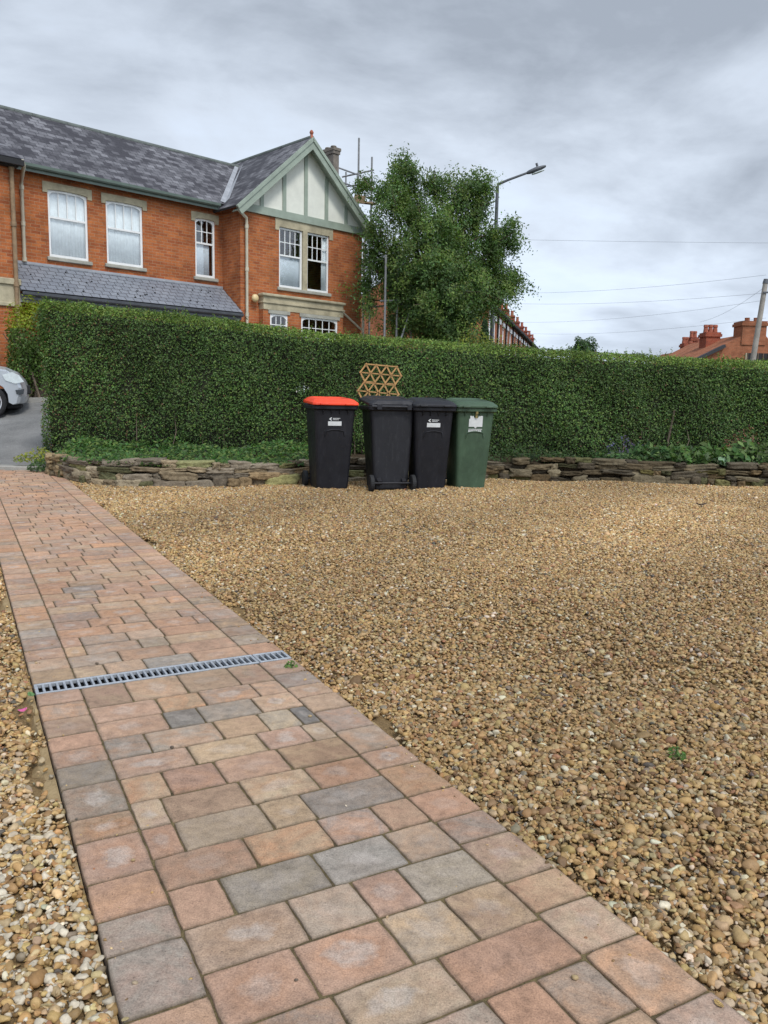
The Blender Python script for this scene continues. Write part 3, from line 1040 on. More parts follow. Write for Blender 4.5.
hp = [hedge_pts(n, k) for n, k in ((135000, 'front'), (42000, 'top'), (16000, 'end'), (9000, 'back'))]
Pn = np.concatenate([a for a, _ in hp]); Nn = np.concatenate([b for _, b in hp])
nl = len(Pn)
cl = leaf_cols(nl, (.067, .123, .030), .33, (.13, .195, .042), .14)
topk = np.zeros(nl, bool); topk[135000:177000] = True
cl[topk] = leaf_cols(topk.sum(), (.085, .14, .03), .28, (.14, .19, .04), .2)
patch = np.sin(Pn[:, 0] * 1.7 + Pn[:, 2] * 2.1) * np.cos(Pn[:, 2] * 1.9 - Pn[:, 0] * .6)
patch2 = np.sin(Pn[:, 0] * .9 + 2 * np.sin(Pn[:, 2] * 1.3)) * np.sin(Pn[:, 2] * 3.3 + Pn[:, 0] * 2.7)
cl *= (1 + .16 * patch + .12 * patch2)[:, None]
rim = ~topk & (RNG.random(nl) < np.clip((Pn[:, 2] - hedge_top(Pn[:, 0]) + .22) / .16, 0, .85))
cl[rim] = leaf_cols(rim.sum(), (.155, .23, .042), .28)  # new growth green, with the light caught along the upper rim painted in
br = RNG.random(nl) < np.where((Pn[:, 0] < -3.9) & ~topk, .06, .012)
cl[br] = np.array((.15, .085, .04)) * RNG.uniform(.6, 1.2, (br.sum(), 1))
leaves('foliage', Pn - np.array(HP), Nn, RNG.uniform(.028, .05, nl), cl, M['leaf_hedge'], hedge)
# stray shoots that have outgrown the last clipping
ns = 420
us = RNG.uniform(0, HL, ns); wsh = RNG.uniform(.0, .9, ns); kk = 9
tt = np.tile(np.linspace(.1, 1, kk), ns); us, wsh = np.repeat(us, kk), np.repeat(wsh, kk)
hgt_ = np.repeat(RNG.exponential(.055, ns).clip(.02, .17), kk); lean = np.repeat(RNG.normal(0, .3, (ns, 2)), kk, 0)
xs_ = hA[0] + hd[0] * us
Ps = np.stack([xs_ - hn[0] * wsh + lean[:, 0] * hgt_ * tt, hA[1] + hd[1] * us - hn[1] * wsh + lean[:, 1] * hgt_ * tt, hedge_top(xs_) - .02 + hgt_ * tt], 1) + RNG.normal(0, .008, (ns * kk, 3))
leaves('shoots', Ps - np.array(HP), RNG.normal(0, .7, (ns * kk, 3)) + np.array([[0, -.3, .4]]), RNG.uniform(.026, .042, ns * kk), leaf_cols(ns * kk, (.14, .21, .045), .25), M['leaf_hedge'], hedge)
# twig mass inside
mb = MB()
rows = []
K = 70
for i in range(K + 1):
    u = .05 + (HL - .1) * i / K
    x = hA[0] + hd[0] * u
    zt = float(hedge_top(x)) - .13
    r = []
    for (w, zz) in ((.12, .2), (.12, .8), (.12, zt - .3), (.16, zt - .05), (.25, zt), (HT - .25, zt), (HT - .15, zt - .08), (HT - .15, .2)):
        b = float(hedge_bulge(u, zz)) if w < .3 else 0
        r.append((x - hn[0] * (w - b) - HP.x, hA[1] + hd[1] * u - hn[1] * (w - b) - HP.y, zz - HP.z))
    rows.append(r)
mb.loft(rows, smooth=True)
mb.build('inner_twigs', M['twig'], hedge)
# bare stems at the foot
mb = MB()
for i in range(60):
    u = RNG.uniform(0, HL); w = RNG.uniform(.03, .2)
    x, y = hA[0] + hd[0] * u - hn[0] * w, hA[1] + hd[1] * u - hn[1] * w
    mb.tube([(x - HP.x, y - HP.y, -.08), (x - HP.x + RNG.normal(0, .05), y - HP.y + RNG.normal(0, .03), .3), (x - HP.x + RNG.normal(0, .1), y - HP.y + RNG.uniform(-.02, .1), .8)], [.012, .009, .004], 5)
mb.build('stems', M['bark'], hedge)

# ---------------------------------------------------------------- plants on the bed
def clump(name, cx, cy, z0, rx, ry, hgt, n, size, col, label, cat, hi=None, ratio=.5, var=.3, group=None, mat='leaf'):
    a = RNG.uniform(0, 2 * np.pi, n); r = np.sqrt(RNG.random(n))
    x = rx * r * np.cos(a); y = ry * r * np.sin(a)
    zz = hgt * (1 - .6 * r ** 2) * RNG.uniform(.15, 1, n) * (1 + .25 * np.sin(x * 9 + cx) * np.cos(y * 8))
    nr = np.stack([x / rx * .5, y / ry * .5 - .35, np.full(n, .8)], 1) + RNG.normal(0, .35, (n, 3))
    root = empty(name, (cx, cy, z0), 0, label, cat, group)
    leaves('foliage', np.stack([x, y, zz], 1), nr, RNG.uniform(.7, 1.25, n) * size, leaf_cols(n, col, var, hi, .15), M[mat], root, ratio=ratio)
    mb = MB()
    for i in range(10):
        k = RNG.integers(n)
        mb.tube([(x[k] * .3, y[k] * .3, -.02), (x[k] * .7, y[k] * .7, zz[k] * .6), (x[k], y[k], zz[k])], [.004, .003, .0015], 4)
    mb.build('stems', M['green_leaf'], root)
    return root


# ivy-like cover spilling along the left bed
n = 9500
u = RNG.random(n); x = -4.85 + u * 4.3
yf = wall_y(x) + .06; yb = 12.75 + .07 * (x + 5)
f = RNG.random(n) ** 1.1
y = yf + (yb - yf) * f
hgt = (.05 + .15 * np.clip(f * 1.6, 0, 1)) * (1 + .5 * np.sin(x * 3.1) * np.cos(y * 2.7 + x))
zz = .25 + hgt * RNG.uniform(.1, 1, n)
nr = np.stack([RNG.normal(0, .45, n), RNG.normal(-.4, .4, n), np.ones(n) * .8], 1)
o = leaves('ground_cover', np.stack([x, y, zz], 1), nr, RNG.uniform(.03, .09, n), leaf_cols(n, (.055, .118, .028), .4, (.14, .2, .05), .2), M['leaf'])
tag(o, 'bright green ground cover leaves along the top of the stone wall', 'ground cover', kind='stuff')
n = 7000
x = RNG.uniform(1.6, 9, n); yf = wall_y(x) + .12; yb = 13.2 + .07 * (x - 2); f = RNG.random(n)
y = yf + (yb - yf) * f
zz = .25 + RNG.uniform(.0, .16, n) * (1 + .8 * np.sin(x * 2.3) * np.cos(y * 3 + x))
nr = np.stack([RNG.normal(0, .45, n), RNG.normal(-.4, .4, n), np.ones(n) * .8], 1)
o = leaves('ground_cover', np.stack([x, y, zz], 1), nr, RNG.uniform(.03, .06, n), leaf_cols(n, (.04, .075, .022), .35, (.09, .10, .04), .12), M['leaf'])
tag(o, 'sparse dark green ground cover under the hedge right of the bins', 'ground cover', kind='stuff')
for (px, py, Y, rx, hg, nn, sz, col, lab) in (
        (655, 452, 12.75, .42, .34, 260, .11, (.055, .115, .035), 'low leafy green plant on the wall right of the bins'),
        (690, 455, 12.6, .40, .36, 220, .13, (.075, .14, .035), 'yellowish green broad leaved plant left of the pale leaved plant'),
        (735, 456, 12.55, .42, .40, 220, .15, (.06, .12, .03), 'broad leaved green plant under the reddish sprigs'),
        (775, 462, 12.45, .5, .5, 320, .10, (.07, .12, .03), 'leafy plant at the right hand end of the stone wall'),
        (615, 458, 12.8, .35, .2, 200, .07, (.05, .10, .03), 'small green plant below the purple flowers'),
        (545, 462, 12.85, .5, .12, 200, .06, (.04, .07, .025), 'flat dark creeper on the wall beside the green bin')):
    q = at(px, py, Y)
    clump('bed_plant', q.x, q.y, .27, rx, .3, hg, nn, sz, col, lab, 'plant', hi=(.13, .2, .06), group='plants growing on the bed')
q = at(720, 459, 12.35)
clump('pale_plant', q.x, q.y, .30, .15, .12, .16, 8, .19, (.36, .46, .30), 'plant with a few large whitish green leaves on the wall', 'plant', ratio=.55, var=.12)
for (px, py, col, lab) in ((742, 437, (.20, .085, .06), 'reddish leaved sprigs against the hedge above the broad leaves'), (625, 442, (.10, .09, .17), 'small purple flowering plant at the hedge foot')):
    q = at(px, py, 13.0)
    clump('flowering_plant', q.x, q.y, q.z - .25, .3, .12, .45, 170, .05, col, lab, 'plant', hi=(.07, .12, .04), group='plants growing on the bed')
q = at(303, 386, 12.68)
clump('white_flowers', q.x, q.y, q.z - .12, .11, .05, .24, 34, .036, (.42, .43, .42), 'small spray of whitish flowers in the hedge left of the red lid', 'flowers', hi=(.06, .12, .03))
q = at(36, 462, 12.35)
clump('yellow_weeds', q.x, q.y, .10, .34, .18, .22, 420, .05, (.21, .235, .03), 'yellow green weeds on the kerb at the end of the path', 'weeds', hi=(.3, .3, .05))
q = at(44, 472, 12.0)
clump('green_weeds', q.x, q.y, .0, .24, .16, .22, 300, .055, (.055, .105, .03), 'dark green weeds at the foot of the wall end', 'weeds')

for (px, py, Y, s_, lab) in ((676, 757, 2.6, .035, 'tiny green weed sprouting in the gravel at right'), (291, 664, 3.45, .03, 'tiny weed at the right hand end of the drain channel')):
    q = at(px, py, Y)
    clump('weed', q.x, q.y, -.004, s_, s_, s_ * 1.1, 26, .022, (.10, .17, .04), lab, 'weed')

# ---------------------------------------------------------------- wheelie bins
def rrect(w, d, z, r, seg=4, cx=0, cy=0):
    P = []
    for (sx, sy, a0) in ((1, 1, 0), (-1, 1, 90), (-1, -1, 180), (1, -1, 270)):
        for k in range(seg + 1):
            a = R(a0 + 90 * k / seg)
            P.append((cx + sx * (w / 2 - r) + r * math.cos(a), cy + sy * (d / 2 - r) + r * math.sin(a), z))
    return P


def make_bin(loc, rz, w, d, body, lid, label, sticker, tilt=0):
    """Two-wheeled bin: front is -y, wheels and lid hinge at +y."""
    b = empty('wheelie_bin', loc, rz, label, 'wheelie bin', 'wheelie bins in front of the hedge')
    Hh = 1.0
    w0, d0 = w * .78, d * .74
    mb = MB()
    rings = []
    for k, (z, f) in enumerate(((.0, .0), (.012, .02), (.3, .32), (.6, .62), (.72, .735), (.78, .79), (.90, .92), (.925, .94))):
        ins = -.012 if k == 0 else 0
        rings.append(rrect(w0 + (w - w0) * f + 2 * ins, d0 + (d - d0) * f + 2 * ins, .015 + z, .045, 4, 0, -.01 * (1 - f) + .05 * (1 - f)))
    rings.append(rrect(w + .012, d + .012, .95, .05)); rings.append(rrect(w + .055, d + .06, .955, .055)); rings.append(rrect(w + .058, d + .064, .992, .055)); rings.append(rrect(w + .045, d + .05, 1.0, .05))
    mb.loft(rings, smooth=False)
    # vertical strengthening ribs below the rim and the sunk foot arch at the back
    for sx in (-.30, -.1, .1, .30):
        mb.bar((sx * w, -d / 2 - .008, .953), (sx * w, -d / 2 + .008, .90), .012, .02, (0, 1, 0))
    mb.bar((-w * .2, d / 2 * .80, .10), (w * .2, d / 2 * .80, .10), .05, .14)
    bo = mb.build('body', body, b)
    bv = bo.modifiers.new('edge', 'BEVEL'); bv.width = .006; bv.segments = 2; bv.limit_method = 'ANGLE'; bv.angle_limit = R(50)
    # moulded brow above the front panel and the panel itself
    def fy(z):   # front face y at height z
        f = min(1, (z - .015) / .94)
        return -(d0 + (d - d0) * f) / 2 + .04 * (1 - f)
    mb = MB()
    arc = []
    for i in range(13):
        t = -1 + i / 6
        z = .70 + .02 * (1 - t * t)
        arc.append((t * w * .22, fy(z) - .001, z))
    arc = [(-w * .24, fy(.64) - .001, .64)] + arc + [(w * .24, fy(.64) - .001, .64)]
    mb.tube(arc, .0065, 6)
    mb.build('moulded_brow', body, b)
    mb = MB()
    mb.loft([[(x, -y * .0 + fy(.80 + y) - dd, .80 + y) for x, y in [(w * .25 * math.cos(R(a)), .055 * math.sin(R(a))) for a in range(0, 360, 20)]] for dd in (-.004, .004)])
    mb.build('moulded_oval', body, b) if False else None
    # lid
    mb = MB()
    L = [rrect(w + .05, d + .07, 1.002, .05, 4, 0, -.01), rrect(w + .06, d + .08, 1.006, .05, 4, 0, -.012), rrect(w + .055, d + .075, 1.03, .06, 4, 0, -.012),
         rrect(w - .02, d - .01, 1.062, .07, 4, 0, 0), rrect(w - .09, d - .09, 1.074, .06, 4, 0, 0.01)]
    # a shallow sunk tray in the middle of the lid
    L += [rrect(w - .13, d - .14, 1.072, .05, 4, 0, .01), rrect(w - .16, d - .18, 1.060, .04, 4, 0, .01)]
    mb.loft(L)
    lo = mb.build('lid', lid, b)
    bv = lo.modifiers.new('edge', 'BEVEL'); bv.width = .006; bv.segments = 2; bv.limit_method = 'ANGLE'; bv.angle_limit = R(35)
    for sx in (-1, 1):
        mb = MB(); mb.box((sx * w * .30 - .045, -d / 2 - .075, 1.004), (sx * w * .30 + .045, -d / 2 - .03, 1.026), ch=.006)
        mb.build('lid_grip', lid, lo)
    # the lid rides up a little along one edge
    a_, yp_ = tilt, (-d / 2 if tilt > 0 else d / 2)
    lo.matrix_local = Matrix.Translation((0, yp_, 1.0)) @ Matrix.Rotation(a_, 4, 'X') @ Matrix.Translation((0, -yp_, -1.0))
    # hinge lugs and rear handle bar
    mb = MB()
    y = d / 2 + .05
    for sx in (-.34, .34):
        mb.box((sx * w - .03, d / 2 - .02, .955), (sx * w + .03, y + .03, 1.025), ch=.008)
    mb.tube([(-w * .5, y + .012, .995), (w * .5, y + .012, .995)], .016, 10)
    mb.build('handle', body, b)
    # axle and wheels
    yr = d0 / 2 + .10
    mb = MB(); mb.tube([(-w0 / 2 - .05, yr, .10), (w0 / 2 + .05, yr, .10)], .012, 8)
    for sx in (-1, 1):
        mb.bar((sx * w0 * .36, yr, .10), (sx * w0 * .36, d0 / 2 - .02, .16), .05, .05)
    mb.build('axle', M['bin_grey'], b)
    for sx in (-1, 1):
        mb = MB()
        prof = [(.052, -.022), (.085, -.026), (.098, -.02), (.10, 0), (.098, .02), (.085, .026), (.052, .022)]
        rings = [[(sx * (w0 / 2 + .045) + dx, yr + r * math.cos(2 * math.pi * k / 24), .10 + r * math.sin(2 * math.pi * k / 24)) for k in range(24)] for r, dx in prof]
        mb.loft(rings)
        wh = mb.build('wheel', M['rubber'], b)
        mb = MB()
        rings = [[(sx * (w0 / 2 + .045) + dx, yr + r * math.cos(2 * math.pi * k / 16), .10 + r * math.sin(2 * math.pi * k / 16)) for k in range(16)] for r, dx in ((.05, -.018), (.05, .018), (.02, .027))]
        mb.loft(rings); mb.build('hub', M['bin_grey'], wh)
    # sticker
    def plate(x0, x1, z0, z1, out=.003):
        f = lambda z: fy(z) - out
        return [(x0, f(z0), z0), (x1, f(z0), z0), (x1, f(z1), z1), (x0, f(z1), z1)]
    if sticker == 'council':
        mb = MB(); mb.prism(plate(-.085, .075, .765, .815), (0, .002, 0)); mb.build('number_panel', M['sticker'], b)
        mb = MB()
        # chevron emblem and two lines of lettering, white on the body
        mb.prism([(-.075, fy(.84) - .003, .842), (-.05, fy(.856) - .003, .860), (-.038, fy(.856) - .003, .860), (-.052, fy(.84) - .003, .842), (-.038, fy(.83) - .003, .824), (-.05, fy(.83) - .003, .824)], (0, .002, 0))
        x = -.028
        for L_ in (.016, .012, .014, .010, .015, .011, .009):
            mb.prism(plate(x, x + L_ - .003, .845, .854), (0, .002, 0)); x += L_
        x = -.028
        for L_ in (.012, .014, .010, .013, .009, .012):
            mb.prism(plate(x, x + L_ - .003, .830, .838), (0, .002, 0)); x += L_
        mb.build('council_mark', M['sticker'], b)
    elif sticker == 'recycling':
        mb = MB()
        z0, z1 = .755, .905
        f = lambda z: fy(z) - .003
        pts = [(-.085, z0 + .02), (-.02, z0 + .02), (.0, z0), (.02, z0 + .02), (.085, z0 + .02), (.085, z1), (.035, z1), (.02, z1 - .03), (0, z1 - .012), (-.02, z1 - .03), (-.035, z1), (-.075, z1), (-.07, z1 - .03), (-.085, z1 - .04)]
        mb.prism([(x, f(z), z) for x, z in pts], (0, .002, 0))
        mb.build('sticker', M['sticker'], b)
        mb = MB()
        mb.prism(plate(-.085, .085, .742, .750), (0, .002, 0))
        x = -.085
        for L_ in (.02, .016, .024, .018, .015, .022, .03, .019):
            mb.prism(plate(x, x + L_ - .004, .715, .735), (0, .002, 0)); x += L_
        mb.build('sticker_lettering', M['sticker'], b)
        mb = MB()
        mb.box((-.014, fy(.93) - .035, .925), (.014, fy(.93) - .012, .957), ch=.004)
        mb.tube([(-.009, fy(.95) - .022, .955), (-.009, fy(.95) - .022, .985), (0, fy(.95) - .022, .995), (.009, fy(.95) - .022, .985), (.009, fy(.95) - .022, .955)], .003, 6)
        mb.build('padlock', M['brass'], b)
        mb = MB(); mb.box((-.012, fy(.93) - .012, .88), (.012, fy(.93) - .003, 1.0)); mb.build('hasp', M['brass'], b)
    return b


BS = 1.115
def bin_at(px, Y, rz, *a):
    q = at(px, 480, Y)
    b = make_bin((q.x, q.y, -.02), rz, *a)
    b.scale = (BS, BS, BS)
    return b


b1 = bin_at(329.5, 10.66, R(17), .49, .56, M['bin_black'], M['bin_red'], 'charcoal wheelie bin with a bright orange red lid', 'council', R(2.5))
b2 = bin_at(386, 10.84, R(193), .53, .60, M['bin_grey'], M['bin_grey'], 'charcoal wheelie bin turned round so its axle and wheels face us', None, R(-5))
b3 = bin_at(427.5, 10.83, R(10), .47, .56, M['bin_black'], M['bin_grey'], 'charcoal wheelie bin with a council label, squeezed beside the green bin', 'council', R(4))
b4 = bin_at(466.5, 10.98, R(13), .47, .56, M['bin_green'], M['bin_green'], 'dark green wheelie bin with a white square sticker on its front', 'recycling', R(4.5))

# ---------------------------------------------------------------- folding wooden lattice on the lid
q = at(380, 384, 11.25)
lat = empty('wooden_lattice', (q.x, q.y, 1.40), 0, 'folding rack of varnished wooden diamonds standing behind the black bin lids', 'wooden rack')
mb_d, mb_h = MB(), MB()
cw, chh = .142, .24
tl = R(4)
def lp(x, z, y):
    return (x * math.cos(tl) + z * math.sin(tl), y, z * math.cos(tl) - x * math.sin(tl))
for row in (0, 1):
    zc = .127 if row == 0 else -.127
    shift = -.012 if row else 0
    for k in range(4):
        xc = (k - 1.5) * cw + shift
        T, B_, L_, R_ = (xc, zc + chh / 2), (xc, zc - chh / 2), (xc - cw / 2, zc), (xc + cw / 2, zc)
        e = 1.1
        mb_d.bar(lp(L_[0] - .008, L_[1] - .010, -.012), lp(T[0] + .008, T[1] + .010, -.012), .021, .009, (0, 1, 0))
        mb_d.bar(lp(B_[0] - .008, B_[1] - .010, -.012), lp(R_[0] + .008, R_[1] + .010, -.012), .021, .009, (0, 1, 0))
        mb_h.bar(lp(T[0] - .008, T[1] + .010, .0), lp(R_[0] + .008, R_[1] - .010, .0), .021, .009, (0, 1, 0))
        mb_h.bar(lp(L_[0] - .008, L_[1] + .010, .0), lp(B_[0] + .008, B_[1] - .010, .0), .021, .009, (0, 1, 0))
mb_d.build('rising_slats', M['pine'], lat); mb_h.build('falling_slats', M['pine'], lat)
for row in (0, 1):
    zc = .127 if row == 0 else -.127
    for z in (zc + chh / 2, zc, zc - chh / 2):
        xs_ = [(k - 1.5) * cw for k in range(4)] if abs(z - zc) > .01 else [(k - 2) * cw for k in range(5)]
        mb = MB()
        for k in range(len(xs_) - 1):
            if abs(z - zc) > .01 and k == 1 and z < zc: continue
            mb.bar(lp(xs_[k], z, .014), lp(xs_[k + 1], z, .014), .017, .009, (0, 1, 0))
        mb.build('cross_slat', M['pine'], lat)
mb = MB()
for row in (0, 1):
    zc = .127 if row == 0 else -.127
    for k in range(5):
        mb.tube([lp((k - 2) * cw, zc, -.03), lp((k - 2) * cw, zc, .05)], .008, 8)
        if k < 4:
            for zz in (zc + chh / 2, zc - chh / 2): mb.tube([lp((k - 1.5) * cw, zz, -.03), lp((k - 1.5) * cw, zz, .05)], .008, 8)
mb.build('dowels', M['pine'], lat)
# ---------------------------------------------------------------- the brick house across the road
HZ = .95
HA = R(90 - 45.9)
house = empty('brick_house', (-7.42, 20.9, HZ), HA, 'two storey orange brick house with slate roof and half timbered gable', 'house')
# local frame: x along the front, -y towards the road, z given above datum and shifted by HZ in build
def hb(mb, name, mat, parent=house):
    return mb.build(name, mat, parent, dz=HZ)


BY = -.9          # face of the two projecting bays
UL, UR = 3.74, 8.27   # right bay
LL, LR = -6.78, -2.25  # left bay
EV = 6.40


def wall_panel(mb, u0, u1, z0, z1, y, holes=(), rev=.12):
    us = sorted({u0, u1, *[h[0] for h in holes], *[h[1] for h in holes]})
    zs = sorted({z0, z1, *[h[2] for h in holes], *[h[3] for h in holes]})
    for i in range(len(us) - 1):
        for j in range(len(zs) - 1):
            a, b, c, d = us[i], us[i + 1], zs[j], zs[j + 1]
            if any(h[0] <= a + 1e-6 and b <= h[1] + 1e-6 and h[2] <= c + 1e-6 and d <= h[3] + 1e-6 for h in holes): continue
            mb.quad(((a, y, c), (b, y, c), (b, y, d), (a, y, d)))
    for (a, b, c, d) in holes:
        mb.quad(((a, y, c), (a, y + rev, c), (a, y + rev, d), (a, y, d)))
        mb.quad(((b, y, c), (b, y, d), (b, y + rev, d), (b, y + rev, c)))
        mb.quad(((a, y, d), (a, y + rev, d), (b, y + rev, d), (b, y, d)))
        mb.quad(((a, y, c), (b, y, c), (b, y + rev, c), (a, y + rev, c)))


WIN = [(-1.15, -.17, 4.44, 6.03), (.31, 1.31, 4.46, 6.03), (2.87, 3.5, 4.44, 6.02)]
BWIN = (5.06, 6.92, 4.31, 5.99)
mb = MB()
wall_panel(mb, LR, UL, HZ - .3, EV, 0, WIN + [(-.9, .1, HZ + .1, 3.1), (1.0, 2.6, 1.9, 3.1)])
wall_panel(mb, UL, UR, HZ - .3, 6.35, BY, [BWIN, (4.56, 7.16, 1.8, 3.58)])
wall_panel(mb, LL, LR, HZ - .3, 6.2, BY, [(-5.5, -3.6, 4.31, 5.99), (-5.9, -3.1, 1.8, 3.5)])
# returns of both bays, flanks and back
for u in (UL, UR, LL, LR):
    y1 = 0 if u in (UL, LR) else 4.2
    mb.quad(((u, BY, HZ - .3), (u, y1, HZ - .3), (u, y1, 6.4), (u, BY, 6.4)))
mb.quad(((LL, 4.2, HZ - .3), (UR, 4.2, HZ - .3), (UR, 4.2, 6.4), (LL, 4.2, 6.4)))
for u in (LL, UR):
    mb.quad(((u, 0, 6.4), (u, 4.2, 6.4), (u, 2.1, 8.15)))
hb(mb, 'wall', M['brick'])

# roofs
RZ, RY = 8.22, 2.1


def slab(mb, a, b, c, d, th=.06):
    """Roof slope a-b along the eave, d-c along the ridge; UV in metres."""
    a, b, c, d = map(Vector, (a, b, c, d))
    nrm = (b - a).cross(d - a).normalized()
    if nrm.z < 0: nrm = -nrm
    e = (b - a).normalized()
    up = (d - a) - e * (d - a).dot(e); up.normalize()
    top = [p + nrm * th for p in (a, b, c, d)]
    uv = [((p - a).dot(e), (p - a).dot(up)) for p in (a, b, c, d)]
    mb.quad(top, uv)
    mb.quad([d, c, b, a], uv[::-1])
    for i in range(4):
        j = (i + 1) % 4
        P = (a, b, c, d)
        mb.quad((P[i], P[j], top[j], top[i]), (uv[i], uv[j], uv[j], uv[i]))


mb = MB()
slab(mb, (LL - .2, -.25, EV), (UR + .15, -.25, EV), (UR + .15, RY, RZ), (LL - .2, RY, RZ))
slab(mb, (UR + .15, 2 * RY + .25, EV), (LL - .2, 2 * RY + .25, EV), (LL - .2, RY, RZ), (UR + .15, RY, RZ))
hb(mb, 'roof', M['slate'])
GZ0, GZ1 = 6.22, 8.50


def gable_roof(ul, um, ur, name):
    mb = MB()
    slab(mb, (ul, 2.9, GZ0), (ul, -1.2, GZ0), (um, -1.2, GZ1), (um, 2.9, GZ1))
    slab(mb, (ur, -1.2, GZ0), (ur, 2.9, GZ0), (um, 2.9, GZ1), (um, -1.2, GZ1))
    hb(mb, name, M['slate'])


G = (3.47, 6.005, 8.54)
GL = (-7.05, -4.515, -1.98)
gable_roof(*G, 'gable_roof')
mb = MB()
slab(mb, (LL - .2, BY - .22, 6.22), (LR + .10, BY - .22, 6.22), (LR + .10, .8, 7.245), (LL - .2, .8, 7.245))
hb(mb, 'bay_roof', M['slate'])
mb = MB(); mb.box((LL, BY - .30, 6.12), (LR + .14, BY - .18, 6.24)); mb.box((LL, BY - .18, 6.10), (LR + .06, BY + .0, 6.19)); hb(mb, 'gutter', M['dark'])
# ridge tiles
for a, b in (((LL - .2, RY, RZ + .09), (UR + .15, RY, RZ + .09)), ((G[1], -1.2, GZ1 + .09), (G[1], 2.9, GZ1 + .09))):
    mb = MB()
    a, b = Vector(a), Vector(b); nt_ = int((b - a).length / .45)
    for k in range(nt_):
        p, q = a.lerp(b, k / nt_), a.lerp(b, (k + .985) / nt_)
        mb.tube([p - Vector((0, 0, .05)), q - Vector((0, 0, .05))], .08, 8)
    hb(mb, 'ridge_tiles', M['ridge'])
# pale lead valleys where the gable roofs run into the main one
for (ua, ub, sg) in ((3.68, 5.62, 1),):
    a, b = Vector((ua, -.25, EV + .1)), Vector((ub, RY - .15, RZ + .0))
    s = (Vector((1, 0, 0)) * sg)
    mb = MB()
    w = .15
    A2 = [a + Vector((-w * sg, 0, .02)), a, a + Vector((w * sg, 0, .15))]
    B2 = [b + Vector((-w * sg, 0, .02)), b, b + Vector((w * sg, 0, .15))]
    for i in range(2):
        mb.quad((A2[i], A2[i + 1], B2[i + 1], B2[i]))
        mb.quad((A2[i] - Vector((0, 0, .04)), B2[i] - Vector((0, 0, .04)), B2[i + 1] - Vector((0, 0, .04)), A2[i + 1] - Vector((0, 0, .04))))
    hb(mb, 'lead_valley', M['lead'])
# gutters
def gutter(u0, u1, y, z, mat='gutter'):
    mb = MB()
    prof = [(.0, .0), (.012, -.06), (.05, -.09), (.09, -.06), (.10, .0), (.085, .0), (.075, -.045), (.05, -.072), (.025, -.045), (.015, .0)]
    mb.loft([[(u, y - .1 + dy, z + dz) for dy, dz in prof] for u in (u0, u1)])
    mb.box((u0, y + .015, z - .16), (u1, y + .04, z + .04))
    return hb(mb, 'gutter', M[mat])


gutter(LR + .15, UL - .26, -.27, EV + .03)
# gable ends: render, battens, bargeboards
def gable_end(ul, um, ur, front):
    zb = 6.36
    mb = MB()
    sl = (GZ1 - GZ0) / (um - ul)
    y = BY - .012
    u0, u1 = um - 2.27, um + 2.27
    zt = GZ0 + (u0 - ul) * sl
    mb.prism([(u0, y, zb - .05), (u1, y, zb - .05), (u1, y, max(zt, zb)), (um, y, GZ1 - .03), (u0, y, max(zt, zb))], (0, .1, 0))
    hb(mb, 'gable_render', M['cream'])
    mb = MB(); mb.box((u0, y - .05, zb - .14), (u1, y - .001, zb + .07)); hb(mb, 'tie_beam', M['green_paint'])
    for k in range(-2, 3):
        u = um + k * .78
        ztop = GZ1 - abs(u - um) * sl - .12
        mb = MB(); mb.box((u - .06, y - .03, zb + .07), (u + .06, y - .0015, ztop)); hb(mb, 'gable_batten', M['green_paint'])
    for (ua, ub) in ((ul, um), (ur, um)):
        a, b = Vector((ua, -1.2, GZ0 - .06)), Vector((ub, -1.2, GZ1 - .06))
        d = (b - a).normalized()
        nn = Vector((-d.z, 0, d.x));
        if nn.z < 0: nn = -nn
        mb = MB()
        mb.prism([a - nn * .16, b + Vector((0, 0, -.16 / max(.1, nn.z))), b + Vector((0, 0, .05)), a + nn * .06], (0, -.045, 0))
        bo = hb(mb, 'bargeboard', M['green_paint'])
        mb = MB()
        mb.prism([a + nn * .05 - nn * .04, b + Vector((0, 0, .05)) - nn * .04, b + Vector((0, 0, .12)), a + nn * .10], (0, -.075, 0))
        hb(mb, 'barge_capping', M['green_paint'])
        # soffit between barge and wall
        mb = MB()
        mb.prism([a - nn * .02, b - nn * .02, b - nn * .045, a - nn * .045], (0, .3, 0))
        hb(mb, 'soffit', M['green_paint'])
    mb = MB()
    z = GZ1 + .08
    rings = [[(um + r * math.cos(2 * math.pi * k / 10), -1.17 + r * math.sin(2 * math.pi * k / 10), z + dz) for k in range(10)] for r, dz in ((.07, -.05), (.05, .02), (.035, .05), (.055, .09), (.06, .12), (.04, .16), (.02, .18))]
    mb.loft(rings); hb(mb, 'finial', M['terracotta'])


gable_end(*G, True)


